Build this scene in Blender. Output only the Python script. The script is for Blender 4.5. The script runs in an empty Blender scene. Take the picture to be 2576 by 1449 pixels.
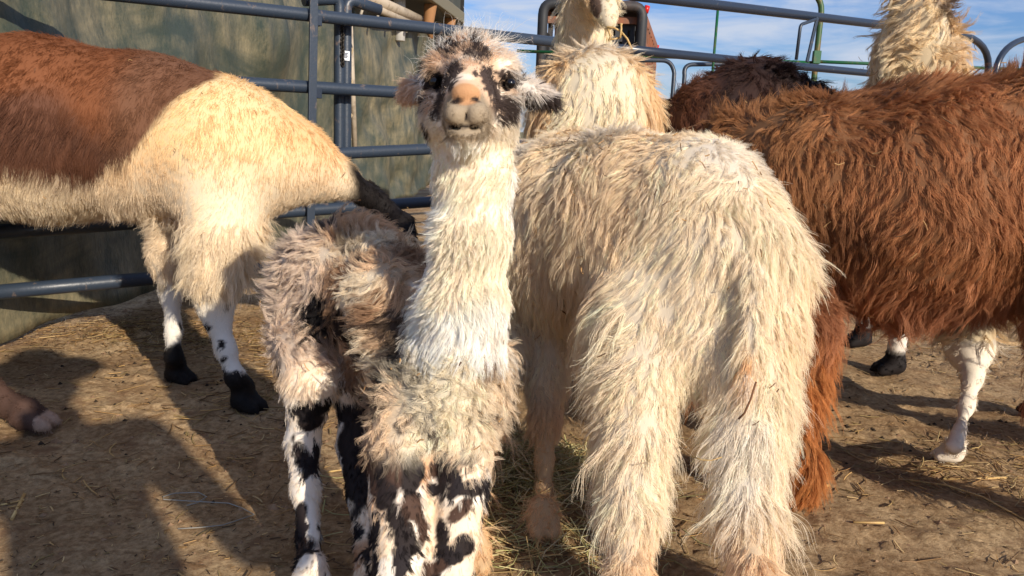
import bpy, math, random
import numpy as np
from mathutils import Matrix, Vector
SC = bpy.context.scene
COL = SC.collection
rnd = random.Random(5)

# ------------------------------------------------------------------ camera
FPX, CAMH = 1950.0, 0.80
PITCH, ROLL = math.radians(11.0), math.radians(2.2)
_f = np.array([0, math.cos(PITCH), -math.sin(PITCH)]); _u = np.array([0, math.sin(PITCH), math.cos(PITCH)])
_x = np.array([1.0, 0, 0]); _c, _s = math.cos(ROLL), math.sin(ROLL)
RT, UP, FW = _c*_x + _s*_u, -_s*_x + _c*_u, _f
CAM = np.array([0, 0, CAMH])
def W(px, py, d):
    """point at forward distance d on the sight line of a survey mark (px, py)"""
    return CAM + d*(FW + RT*(px-1288)/FPX - UP*(py-724.5)/FPX)
def G(px, py, z=0.0):
    r = FW + RT*(px-1288)/FPX - UP*(py-724.5)/FPX
    return CAM + r*((z-CAMH)/r[2])
def onplane(px, py, P0, n):
    r = FW + RT*(px-1288)/FPX - UP*(py-724.5)/FPX
    return CAM + r*(np.dot(P0-CAM, n)/np.dot(r, n))
def dep(p): return float(np.dot(np.asarray(p)-CAM, FW))
def R(rpx, d): return rpx*d/FPX
cd = bpy.data.cameras.new("camera"); cam = bpy.data.objects.new("camera", cd); COL.objects.link(cam)
cd.sensor_width = 36; cd.lens = 36*FPX/2576; cd.clip_start = 0.05; cd.clip_end = 3000
m = Matrix.Identity(4)
for i in range(3):
    m[i][0], m[i][1], m[i][2], m[i][3] = RT[i], UP[i], -FW[i], CAM[i]
cam.matrix_world = m; SC.camera = cam

# ------------------------------------------------------------------ light
SUN_EL = math.radians(23.5); AZ = math.radians(35)       # light travels towards (-sin AZ, cos AZ)
LD = Vector((-math.sin(AZ)*math.cos(SUN_EL), math.cos(AZ)*math.cos(SUN_EL), -math.sin(SUN_EL)))
sd = bpy.data.lights.new("sun", 'SUN'); sd.energy = 5.0; sd.angle = math.radians(0.5); sd.color = (1, .89, .74)
so = bpy.data.objects.new("sun", sd); COL.objects.link(so); so.rotation_euler = LD.to_track_quat('-Z', 'Y').to_euler()
so.location = (3, -4, 5)
world = bpy.data.worlds.new("World"); SC.world = world; world.use_nodes = True
nt = world.node_tree; nt.nodes.clear()
def N(nt, t, **kw):
    n = nt.nodes.new(t)
    for k, v in kw.items():
        if k in n.inputs.keys() if isinstance(k, str) else False: n.inputs[k].default_value = v
        else: setattr(n, k, v)
    return n
L = nt.links.new
sky = N(nt, 'ShaderNodeTexSky', sky_type='NISHITA'); sky.sun_disc = False
sky.sun_elevation = SUN_EL; sky.sun_rotation = math.atan2(-LD.x, -LD.y)
sky.air_density = 1.3; sky.dust_density = .6; sky.ozone_density = 3.0
tc = N(nt, 'ShaderNodeTexCoord'); mp = N(nt, 'ShaderNodeMapping'); mp.inputs['Scale'].default_value = (3.0, 3.0, 15)
mp.inputs['Rotation'].default_value = (0, math.radians(10), 0)
n1 = N(nt, 'ShaderNodeTexNoise'); n1.inputs['Scale'].default_value = 2.2; n1.inputs['Detail'].default_value = 7; n1.inputs['Roughness'].default_value = .55
n1.inputs['Distortion'].default_value = .6
L(tc.outputs['Generated'], mp.inputs['Vector']); L(mp.outputs['Vector'], n1.inputs['Vector'])
cr = N(nt, 'ShaderNodeValToRGB'); cr.color_ramp.elements[0].position = .40; cr.color_ramp.elements[1].position = .64
cr.color_ramp.elements[1].color = (.85, .85, .85, 1)
L(n1.outputs['Fac'], cr.inputs['Fac'])
mx = N(nt, 'ShaderNodeMixRGB'); mx.inputs['Color2'].default_value = (4.0, 4.4, 5.2, 1)
gm = N(nt, 'ShaderNodeMixRGB', blend_type='MULTIPLY'); gm.inputs['Fac'].default_value = 1; gm.inputs['Color2'].default_value = (.41, .55, .90, 1)
L(sky.outputs['Color'], gm.inputs['Color1'])
L(cr.outputs['Color'], mx.inputs['Fac']); L(gm.outputs['Color'], mx.inputs['Color1'])
bg = N(nt, 'ShaderNodeBackground'); bg.inputs['Strength'].default_value = .135; L(mx.outputs['Color'], bg.inputs['Color'])
ow = N(nt, 'ShaderNodeOutputWorld'); L(bg.outputs['Background'], ow.inputs['Surface'])
SC.view_settings.view_transform = 'Standard'; SC.view_settings.look = 'None'
SC.view_settings.exposure = 0.20; SC.view_settings.gamma = 1
SC.cycles.max_bounces = 6; SC.cycles.diffuse_bounces = 4; SC.cycles.glossy_bounces = 2
SC.cycles.transmission_bounces = 3; SC.cycles.transparent_max_bounces = 4
SC.cycles.caustics_reflective = False; SC.cycles.caustics_refractive = False

# ------------------------------------------------------------------ helpers
def lin(*c):
    a = np.array(c, float)/255.0
    return np.where(a <= .04045, a/12.92, ((a+.055)/1.055)**2.4)
def tag(o, label=None, cat=None, group=None, kind=None):
    if label: o['label'] = label
    if cat: o['category'] = cat
    if group: o['group'] = group
    if kind: o['kind'] = kind
    return o
def empty(name, loc, label, cat, group=None):
    o = bpy.data.objects.new(name, None); COL.objects.link(o); o.location = tuple(loc); o.empty_display_size = .1
    return tag(o, label, cat, group)
def link(name, data, parent=None, mat=None):
    o = bpy.data.objects.new(name, data); COL.objects.link(o)
    if mat is not None: data.materials.append(mat)
    if parent is not None:
        o.parent = parent; o.matrix_parent_inverse = Matrix.Translation(-parent.location)
    return o
class MB:
    """collects tubes, boxes, strips into one mesh"""
    def __init__(s): s.v = []; s.f = []; s.n = 0
    def add(s, v, f):
        s.v.append(np.asarray(v, float)); s.f += [tuple(i+s.n for i in q) for q in f]; s.n += len(v)
    def tube(s, pts, r, seg=12, caps=True, flat=None):
        P = np.array(pts, float); n = len(P); r = np.broadcast_to(np.asarray(r, float), (n,))
        T = np.gradient(P, axis=0); T /= np.linalg.norm(T, axis=1)[:, None]+1e-12
        u = np.cross(T[0], [0, 0, 1.0]);
        if np.linalg.norm(u) < .1: u = np.cross(T[0], [1.0, 0, 0])
        u /= np.linalg.norm(u); V = []
        for k in range(n):
            u = u-T[k]*np.dot(u, T[k]); u /= np.linalg.norm(u); w = np.cross(T[k], u)
            for j in range(seg):
                a = 2*math.pi*j/seg
                V.append(P[k]+r[k]*(math.cos(a)*u+math.sin(a)*w*(flat or 1)))
        F = []
        for k in range(n-1):
            for j in range(seg):
                j2 = (j+1) % seg; F.append((k*seg+j, k*seg+j2, (k+1)*seg+j2, (k+1)*seg+j))
        if caps: F += [tuple(range(seg))[::-1], tuple((n-1)*seg+j for j in range(seg))]
        s.add(V, F)
    def bar(s, a, b, w, h, side=None):
        """rectangular bar from a to b, w across (along side), h the other way"""
        a, b = np.array(a, float), np.array(b, float); t = (b-a)/np.linalg.norm(b-a)
        sd_ = np.array(side if side is not None else (0, 0, 1.0), float); sd_ = sd_-t*np.dot(sd_, t); sd_ /= np.linalg.norm(sd_)
        o = np.cross(t, sd_); V = []
        for p in (a, b):
            for i, j in ((-1, -1), (1, -1), (1, 1), (-1, 1)): V.append(p+sd_*w/2*i+o*h/2*j)
        s.add(V, [(0, 1, 2, 3)[::-1], (4, 5, 6, 7), (0, 1, 5, 4), (1, 2, 6, 5), (2, 3, 7, 6), (3, 0, 4, 7)])
    def build(s, name, mat, parent=None, smooth=False, bevel=0):
        me = bpy.data.meshes.new(name); V = np.concatenate(s.v); me.from_pydata(V.tolist(), [], s.f); me.update()
        if smooth: me.polygons.foreach_set('use_smooth', [len(p.vertices) == 4 for p in me.polygons])
        o = link(name, me, parent, mat)
        if bevel:
            b = o.modifiers.new('bevel', 'BEVEL'); b.width = bevel; b.segments = 2; b.limit_method = 'ANGLE'
        return o
def arc(p0, c, p1, n=8):
    """quadratic bend p0 -> p1 with control corner c"""
    t = np.linspace(0, 1, n)[:, None]; return (1-t)**2*np.array(p0)+2*t*(1-t)*np.array(c)+t*t*np.array(p1)

_rs = np.random.RandomState(7)
_K = _rs.randn(3, 14, 3); _PH = _rs.rand(3, 14)*6.28
def sn(p, freq, ch=0):
    """smooth pseudo noise in about -1..1"""
    a = np.zeros(len(p))
    for i in range(14): a += np.sin((p @ _K[ch, i])*freq+_PH[ch, i])
    return a/3.2
def snv(p, freq): return np.stack([sn(p, freq, c) for c in range(3)], 1)
def norm(v): return v/(np.linalg.norm(v, axis=-1, keepdims=True)+1e-9)
def sm(a, b, x): t = np.clip((x-a)/(b-a), 0, 1); return t*t*(3-2*t)

# ------------------------------------------------------------------ materials
def mat(name, base, rough=.7, bump=None, noise=None, spec=.4, metal=0, coat=0):
    m = bpy.data.materials.new(name); m.use_nodes = True; nt = m.node_tree; b = nt.nodes['Principled BSDF']
    b.inputs['Roughness'].default_value = rough; b.inputs['Metallic'].default_value = metal
    b.inputs['Specular IOR Level'].default_value = spec; b.inputs['Coat Weight'].default_value = coat
    b.inputs['Base Color'].default_value = (*base, 1)
    tc = nt.nodes.new('ShaderNodeTexCoord')
    if noise:
        col2, scale, lo, hi, stretch = noise
        mpn = nt.nodes.new('ShaderNodeMapping'); mpn.inputs['Scale'].default_value = stretch
        nn = nt.nodes.new('ShaderNodeTexNoise'); nn.inputs['Scale'].default_value = scale; nn.inputs['Detail'].default_value = 8; nn.inputs['Roughness'].default_value = .65
        r = nt.nodes.new('ShaderNodeValToRGB'); r.color_ramp.elements[0].position = lo; r.color_ramp.elements[1].position = hi
        r.color_ramp.elements[0].color = (*base, 1); r.color_ramp.elements[1].color = (*col2, 1)
        nt.links.new(tc.outputs['Object'], mpn.inputs[0]); nt.links.new(mpn.outputs[0], nn.inputs['Vector'])
        nt.links.new(nn.outputs['Fac'], r.inputs[0]); nt.links.new(r.outputs[0], b.inputs['Base Color'])
    if bump:
        sc, st, dist = bump
        nb = nt.nodes.new('ShaderNodeTexNoise'); nb.inputs['Scale'].default_value = sc; nb.inputs['Detail'].default_value = 6
        bp = nt.nodes.new('ShaderNodeBump'); bp.inputs['Strength'].default_value = st; bp.inputs['Distance'].default_value = dist
        nt.links.new(tc.outputs['Object'], nb.inputs['Vector']); nt.links.new(nb.outputs['Fac'], bp.inputs['Height']); nt.links.new(bp.outputs[0], b.inputs['Normal'])
    return m
def hair_mat(name, transl=.25, rough=.55, spec=.25):
    m = bpy.data.materials.new(name); m.use_nodes = True; nt = m.node_tree; b = nt.nodes['Principled BSDF']
    at = nt.nodes.new('ShaderNodeAttribute'); at.attribute_name = 'hcol'
    b.inputs['Roughness'].default_value = rough; b.inputs['Specular IOR Level'].default_value = spec
    nt.links.new(at.outputs['Color'], b.inputs['Base Color'])
    tr = nt.nodes.new('ShaderNodeBsdfTranslucent'); nt.links.new(at.outputs['Color'], tr.inputs['Color'])
    ms = nt.nodes.new('ShaderNodeMixShader'); ms.inputs[0].default_value = transl
    nt.links.new(b.outputs[0], ms.inputs[1]); nt.links.new(tr.outputs[0], ms.inputs[2])
    nt.links.new(ms.outputs[0], nt.nodes['Material Output'].inputs['Surface'])
    return m
def skin_mat(name, rough=.75):
    m = bpy.data.materials.new(name); m.use_nodes = True; nt = m.node_tree; b = nt.nodes['Principled BSDF']
    at = nt.nodes.new('ShaderNodeAttribute'); at.attribute_name = 'hcol'; b.inputs['Roughness'].default_value = rough
    b.inputs['Specular IOR Level'].default_value = .25
    nt.links.new(at.outputs['Color'], b.inputs['Base Color'])
    tcn = nt.nodes.new('ShaderNodeTexCoord'); nb = nt.nodes.new('ShaderNodeTexNoise'); nb.inputs['Scale'].default_value = 380; nb.inputs['Detail'].default_value = 4
    bp = nt.nodes.new('ShaderNodeBump'); bp.inputs['Strength'].default_value = .35; bp.inputs['Distance'].default_value = .002
    nt.links.new(tcn.outputs['Object'], nb.inputs['Vector']); nt.links.new(nb.outputs['Fac'], bp.inputs['Height']); nt.links.new(bp.outputs[0], b.inputs['Normal'])
    return m
HAIR = hair_mat('fleece_fibre'); SKIN = skin_mat('hide')
NAVY = mat('navy_paint', lin(34, 44, 60), .33, bump=(60, .15, .002), noise=(lin(110, 104, 98), 30, .64, .82, (1, 1, 1)), spec=.6)
NAVY2 = mat('scuffed_navy_paint', lin(46, 56, 70), .4, bump=(90, .3, .002), noise=(lin(150, 124, 100), 26, .60, .80, (1, 1, .6)), spec=.5)
GREENP = mat('green_paint', lin(20, 84, 50), .45, noise=(lin(110, 84, 50), 12, .5, .7, (1, 1, .5)))

# ------------------------------------------------------------------ implicit bodies
class Body:
    def __init__(s, h, pad=0.0): s.h = h; s.p = []; s.pad = pad
    def cone(s, a, b, ra, rb, k=.03): s.p.append(('c', np.array(a), np.array(b), max(ra, .004), max(rb, .004), k))
    def ell(s, c, r, k=.03, rot=None): s.p.append(('e', np.array(c), np.array(r, float), rot, k))
    def cut(s, c, r, k=.006, rot=None): s.p.append(('x', np.array(c), np.array(r, float), rot, k))
    def chain(s, nodes, pad=None, k=.03):
        """nodes: (px, py, d, rpx) survey marks"""
        pad = s.pad if pad is None else pad
        q = [(W(x, y, d), R(r, d)-pad) for x, y, d, r in nodes]
        for (a, ra), (b, rb) in zip(q[:-1], q[1:]): s.cone(a, b, ra, rb, k)
    def pole(s, nodes, k=.03):
        """nodes: (xyz, r)"""
        for (a, ra), (b, rb) in zip(nodes[:-1], nodes[1:]): s.cone(a, b, ra, rb, k)
    def foot(s, p, dr, r, k=.012):
        """two-toed foot resting on the ground; p ankle above it, dr heading"""
        p = np.array(p, float); d = norm(np.array([dr[0], dr[1], 0.0])); sd_ = np.array([-d[1], d[0], 0])
        for sg in (-1, 1):
            a = np.array([p[0], p[1], r*1.15])+sd_*r*.45*sg
            b = a+d*r*1.45+sd_*r*.12*sg; b[2] = r*.62
            s.cone(p, a, r*.8, r*.82, k); s.cone(a, b, r*.85, r*.55, .006)
            b2 = b+d*r*.45; b2[2] = r*.38; s.cone(b, b2, r*.5, r*.28, .004)
    def field(s):
        lo = np.full(3, 1e9); hi = -lo
        for q in s.p:
            if q[0] == 'c': P = np.array([q[1]-q[3], q[1]+q[3], q[2]-q[4], q[2]+q[4]])
            elif q[0] == 'e': P = np.array([q[1]-q[2].max(), q[1]+q[2].max()])
            else: continue
            lo = np.minimum(lo, P.min(0)); hi = np.maximum(hi, P.max(0))
        lo -= 4*s.h; hi += 4*s.h; h = s.h
        n = np.ceil((hi-lo)/h).astype(int)+1
        F = np.full(n, .3, np.float32); ax = [lo[i]+h*np.arange(n[i]) for i in range(3)]
        for q in s.p:
            k = q[-1]; mg = k+3*h
            if q[0] == 'c':
                l = np.minimum(q[1]-q[3], q[2]-q[4])-mg; u = np.maximum(q[1]+q[3], q[2]+q[4])+mg
            else:
                l = q[1]-q[2].max()-mg; u = q[1]+q[2].max()+mg
            i0 = np.maximum(((l-lo)/h).astype(int), 0); i1 = np.minimum(((u-lo)/h).astype(int)+2, n)
            if (i1 <= i0).any(): continue
            X, Y, Z = np.meshgrid(*[ax[i][i0[i]:i1[i]] for i in range(3)], indexing='ij')
            P = np.stack([X, Y, Z], -1)
            if q[0] == 'c':
                a, b, ra, rb = q[1:5]; ab = b-a; t = np.clip(((P-a) @ ab)/(ab @ ab+1e-12), 0, 1)
                D = np.linalg.norm(P-a-t[..., None]*ab, axis=-1)-(ra+(rb-ra)*t)
            else:
                v = P-q[1]
                if q[3] is not None: v = v @ q[3]
                k0 = np.linalg.norm(v/q[2], axis=-1); k1 = np.linalg.norm(v/q[2]**2, axis=-1)+1e-9; D = k0*(k0-1)/k1
            sl = tuple(slice(i0[i], i1[i]) for i in range(3)); A = F[sl]
            if q[0] == 'x':
                D = -D; hh = np.clip(.5-.5*(A-D)/k, 0, 1) ; F[sl] = A+(D-A)*hh+k*hh*(1-hh)
            else:
                hh = np.clip(.5+.5*(D-A)/k, 0, 1); F[sl] = D+(A-D)*hh-k*hh*(1-hh)
        return F, lo
    def mesh(s):
        F, lo = s.field(); h = s.h; S = F < 0; n = np.array(F.shape)
        off = [(0, 0, 0), (1, 0, 0), (0, 1, 0), (1, 1, 0), (0, 0, 1), (1, 0, 1), (0, 1, 1), (1, 1, 1)]
        sl = lambda A, o: A[o[0]:n[0]-1+o[0], o[1]:n[1]-1+o[1], o[2]:n[2]-1+o[2]]
        cnt = sum(sl(S, o).astype(np.int8) for o in off); act = np.argwhere((cnt > 0) & (cnt < 8))
        C = [F[act[:, 0]+o[0], act[:, 1]+o[1], act[:, 2]+o[2]] for o in off]
        acc = np.zeros((len(act), 3)); num = np.zeros(len(act))
        for a in range(8):
            for b in range(a+1, 8):
                oa, ob = np.array(off[a]), np.array(off[b])
                if np.abs(oa-ob).sum() != 1: continue
                cr_ = (C[a] < 0) != (C[b] < 0); t = np.where(cr_, C[a]/(C[a]-C[b]+1e-20), 0)
                acc += (oa+(ob-oa)*t[:, None])*cr_[:, None]; num += cr_
        V = lo+h*(act+acc/num[:, None])
        idx = np.full(n-1, -1, np.int64); idx[tuple(act.T)] = np.arange(len(act)); Q = []
        for axx in range(3):
            o2 = [i for i in range(3) if i != axx]
            sA = [slice(1, n[i]-1) for i in range(3)]; sB = list(sA); sA[axx] = slice(0, n[axx]-1); sB[axx] = slice(1, n[axx])
            a, b = S[tuple(sA)], S[tuple(sB)]; e = np.argwhere(a != b)
            base = e.copy(); base[:, o2[0]] += 1; base[:, o2[1]] += 1
            flip = a[tuple(e.T)]
            if axx == 1: flip = ~flip
            def cell(da, db):
                c = base.copy(); c[:, o2[0]] -= da; c[:, o2[1]] -= db; return idx[tuple(c.T)]
            q = np.stack([cell(1, 1), cell(0, 1), cell(0, 0), cell(1, 0)], 1)
            q[~flip] = q[~flip][:, ::-1]; Q.append(q)
        Q = np.concatenate(Q); Q = Q[(Q >= 0).all(1)]
        # one round of smoothing, then normals
        for _ in range(2):
            A = np.zeros_like(V); m_ = np.zeros(len(V))
            for i in range(4):
                np.add.at(A, Q[:, i], V[Q[:, (i+1) % 4]]); np.add.at(A, Q[:, i], V[Q[:, (i+3) % 4]]); np.add.at(m_, Q[:, i], 2)
            V = V*.5+.5*A/np.maximum(m_, 1)[:, None]
        fn = np.cross(V[Q[:, 2]]-V[Q[:, 0]], V[Q[:, 3]]-V[Q[:, 1]]); Nn = np.zeros_like(V)
        for i in range(4): np.add.at(Nn, Q[:, i], fn)
        s.V, s.Q, s.N, s.fn = V, Q, norm(Nn), fn
        return s
    def build(s, name, parent, colfn, mt=None):
        me = bpy.data.meshes.new(name); me.vertices.add(len(s.V)); me.vertices.foreach_set('co', s.V.ravel())
        me.loops.add(len(s.Q)*4); me.loops.foreach_set('vertex_index', s.Q.ravel())
        me.polygons.add(len(s.Q)); me.polygons.foreach_set('loop_start', np.arange(len(s.Q))*4)
        me.polygons.foreach_set('use_smooth', np.ones(len(s.Q), bool)); me.update(calc_edges=True)
        at = me.attributes.new('hcol', 'FLOAT_COLOR', 'POINT'); c = np.ones((len(s.V), 4)); c[:, :3] = np.clip(colfn(s.V, s.N), 0, 1)
        at.data.foreach_set('color', c.ravel())
        return link(name, me, parent, mt or SKIN)

def fur(body, name, parent, locks, per, length, color, flow, lift=.35, droop=.3, wander=.25, wfreq=14, curl=0, cfreq=60,
        clump=.8, lock_r=.008, rad=.0005, frizz=.003, K=8, seed=1, dens=None, jit=.06, back=.3, mt=None, strandjit=.04, tipr=.25):
    rs = np.random.RandomState(seed); V, Q, Nn = body.V, body.Q, body.N
    ctr = V[Q].mean(1); A = np.linalg.norm(body.fn, axis=1); nf = norm(body.fn)
    facing = ((CAM-ctr)*nf).sum(1)/np.linalg.norm(CAM-ctr, axis=1)
    A = A*np.where(facing > -.35, 1, back)
    if dens is not None: A = A*dens(ctr, nf)
    A = A/A.sum(); fi = rs.choice(len(Q), locks, p=A); q = Q[fi]
    u, v = rs.rand(2, locks, 1); w4 = [(1-u)*(1-v), u*(1-v), u*v, (1-u)*v]
    P = sum(V[q[:, i]]*w4[i] for i in range(4)); n = norm(sum(Nn[q[:, i]]*w4[i] for i in range(4)))
    Ln = length(P, n)*(1+.22*rs.randn(locks)).clip(.5, 1.6)
    t0 = flow(P, n); t0 = norm(t0-(t0*n).sum(1)[:, None]*n+1e-4)
    t0 = norm(t0+.35*wander*rs.randn(locks, 3)); lf = lift*(1+.5*rs.randn(locks)).clip(.1, 2.2)
    d = norm(t0+lf[:, None]*n); g = np.array([0, 0, -1.0]); gn = (n @ g); gt = g-np.minimum(gn, 0)[:, None]*n
    pos = [P-.002*n]; st = Ln/(K-1)
    for k in range(1, K):
        pos.append(pos[-1]+d*st[:, None])
        d = norm(d+droop*gt*1.6/K+wander*snv(pos[-1], wfreq)*2.0/K+.10*t0)
        dn = (d*n).sum(1); d = norm(d+np.maximum(0, .02-dn)[:, None]*n*(gn[:, None] < .3))
    Gd = np.stack(pos, 1)                                     # locks,K,3
    s = np.linspace(0, 1, K); e1 = norm(np.cross(t0, n)); e2 = n
    if curl:
        ph = rs.rand(locks)*6.28; fr = cfreq*(1+.25*rs.randn(locks)); arg = ph[:, None]+fr[:, None]*Ln[:, None]*s[None]
        amp = curl*(.4+s[None]*1.0)*np.minimum(1, s[None]*4)*(1+.3*rs.randn(locks)).clip(.2, 2)[:, None]
        Gd = Gd+amp[..., None]*(np.sin(arg)-np.sin(ph)[:, None])[..., None]*e1[:, None]+.7*amp[..., None]*(np.cos(arg)-np.cos(ph)[:, None])[..., None]*e2[:, None]
    M = locks*per; gi = np.repeat(np.arange(locks), per)
    a = rs.rand(M)*6.28; rr = np.sqrt(rs.rand(M))*lock_r
    off = e1[gi]*(np.cos(a)*rr)[:, None]+t0[gi]*(np.sin(a)*rr)[:, None]
    sc = rs.uniform(.6, 1.08, M); x = np.minimum(s[None]*sc[:, None]*(K-1), K-1.001); i0 = x.astype(int); fr = (x-i0)[..., None]
    Gc = Gd[gi[:, None], i0]*(1-fr)+Gd[gi[:, None], i0+1]*fr
    shrink = 1-clump*np.minimum(1, s*1.15)**.8
    fz = rs.randn(M, 3)*frizz; fz2 = rs.randn(M, 3)*frizz*.7
    C = Gc+off[:, None]*shrink[None, :, None]+fz[:, None]*(s**1.3)[None, :, None]+fz2[:, None]*np.sin(s*5+1)[None, :, None]*s[None, :, None]
    col = color(P, n); col = col*(1+jit*rs.randn(locks, 1)); col = col[gi]*(1+strandjit*rs.randn(M, 1))
    hc = bpy.data.hair_curves.new(name); hc.add_curves([K]*M)
    hc.position_data.foreach_set('vector', C.reshape(-1).astype(np.float32))
    ra = hc.attributes.get('radius') or hc.attributes.new('radius', 'FLOAT', 'POINT')
    prof = rad*(1-(1-tipr)*s**1.5); ra.data.foreach_set('value', np.tile(prof, M).astype(np.float32))
    ca = hc.attributes.new('hcol', 'FLOAT_COLOR', 'CURVE'); cc = np.ones((M, 4), np.float32); cc[:, :3] = np.clip(col, 0.002, .95)
    ca.data.foreach_set('color', cc.ravel())
    return link(name, hc, parent, mt or HAIR)
def blobs(p, lst, noise=.35, nf=60, axes=(0, 1, 2)):
    """soft 0..1 mask of ellipsoidal patches (centre, radii)"""
    out = np.zeros(len(p)); nz = sn(p, nf)*noise
    for c, r in lst:
        q = ((p-c)/r)[:, axes]; out = np.maximum(out, 1-sm(.85, 1.1, np.sqrt((q**2).sum(1))+nz))
    return out
def mixc(a, b, m): return a*(1-m[:, None])+b*m[:, None]
def full(n, c): return np.tile(np.asarray(c, float), (n, 1))
# ================================================================== SETTING
def grid_axis(lo, hi, d0, far, g=1.12):
    a = list(np.arange(lo, hi+1e-6, d0)); st = d0
    while a[-1] < far: st *= g; a.append(a[-1]+st)
    b = []; st = d0; x = lo
    while x > -far: st *= g; x -= st; b.append(x)
    return np.array(b[::-1]+a)
HOOF = [(rnd.uniform(-1.5, 1.7), rnd.uniform(1.3, 3.0), rnd.uniform(0, 6.28)) for _ in range(46)]
def gheight(p):
    q = np.stack([p[:, 0], p[:, 1], p[:, 0]*0], 1)
    z = .005*sn(q, 5)+.002*sn(q, 17, 1)
    for hx, hy, ha in HOOF:
        dx, dy = p[:, 0]-hx, p[:, 1]-hy; u = dx*math.cos(ha)+dy*math.sin(ha); v = -dx*math.sin(ha)+dy*math.cos(ha)
        for s_ in (-1, 1): z -= .009*np.exp(-((u/.034)**2+((v-s_*.017)/.012)**2)**1.5)
    clod = np.maximum(0, sn(q, 48, 2)-.35)*.006+np.maximum(0, sn(q, 110)-.3)*.005
    return z+clod*(.5+.5*sm(-.6, .8, sn(q, 6, 1)))
gx = grid_axis(-2.4, 2.6, .012, 900); gy0 = grid_axis(1.15, 4.2, .012, 900)
GX, GY = np.meshgrid(gx, gy0, indexing='ij'); P = np.stack([GX.ravel(), GY.ravel(), np.zeros(GX.size)], 1)
rad_ = np.hypot(P[:, 0], P[:, 1]-2.2); P[:, 2] = gheight(P)*(1-sm(4, 9, rad_))
nx, ny = GX.shape; ii = (np.arange(nx-1)[:, None]*ny+np.arange(ny-1)[None]).ravel()
Qg = np.stack([ii, ii+ny, ii+ny+1, ii+1], 1)
me = bpy.data.meshes.new('ground'); me.vertices.add(len(P)); me.vertices.foreach_set('co', P.ravel()); me.loops.add(Qg.size)
me.loops.foreach_set('vertex_index', Qg.ravel()); me.polygons.add(len(Qg)); me.polygons.foreach_set('loop_start', np.arange(len(Qg))*4)
me.polygons.foreach_set('use_smooth', np.ones(len(Qg), bool)); me.update(calc_edges=True)
DIRT = mat('packed_dirt', lin(128, 98, 74), .95, spec=.1)
nt = DIRT.node_tree; b = nt.nodes['Principled BSDF']; tcn = nt.nodes.new('ShaderNodeTexCoord')
def nz(scale, det=8, rough=.6):
    n = nt.nodes.new('ShaderNodeTexNoise'); n.inputs['Scale'].default_value = scale; n.inputs['Detail'].default_value = det; n.inputs['Roughness'].default_value = rough
    nt.links.new(tcn.outputs['Object'], n.inputs['Vector']); return n
def ramp(inp, a, ca, b_, cb):
    r = nt.nodes.new('ShaderNodeValToRGB'); e = r.color_ramp.elements; e[0].position = a; e[1].position = b_; e[0].color = (*ca, 1); e[1].color = (*cb, 1)
    nt.links.new(inp, r.inputs[0]); return r
r1 = ramp(nz(3.0).outputs['Fac'], .35, lin(166, 134, 98), .68, lin(210, 182, 142))
r2 = ramp(nz(60, 6, .7).outputs['Fac'], .38, lin(176, 166, 156), .62, lin(255, 255, 255))
mm = nt.nodes.new('ShaderNodeMixRGB'); mm.blend_type = 'MULTIPLY'; mm.inputs[0].default_value = .8
nt.links.new(r1.outputs[0], mm.inputs[1]); nt.links.new(r2.outputs[0], mm.inputs[2])
r3 = ramp(nz(11, 5).outputs['Fac'], .56, (0, 0, 0), .70, (1, 1, 1)); m2 = nt.nodes.new('ShaderNodeMixRGB'); m2.inputs[2].default_value = (*lin(140, 110, 82), 1)
nt.links.new(r3.outputs[0], m2.inputs[0]); nt.links.new(mm.outputs[0], m2.inputs[1]); nt.links.new(m2.outputs[0], b.inputs['Base Color'])
b1 = nt.nodes.new('ShaderNodeBump'); b1.inputs['Strength'].default_value = 1.0; b1.inputs['Distance'].default_value = .008
nt.links.new(nz(150, 10, .75).outputs['Fac'], b1.inputs['Height'])
b2 = nt.nodes.new('ShaderNodeBump'); b2.inputs['Strength'].default_value = .4; b2.inputs['Distance'].default_value = .02
nt.links.new(nz(22, 6, .6).outputs['Fac'], b2.inputs['Height']); nt.links.new(b1.outputs[0], b2.inputs['Normal']); nt.links.new(b2.outputs[0], b.inputs['Normal'])
ground = link('ground', me, None, DIRT); tag(ground, 'dusty brown packed dirt floor of the pen', kind='structure')

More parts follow.
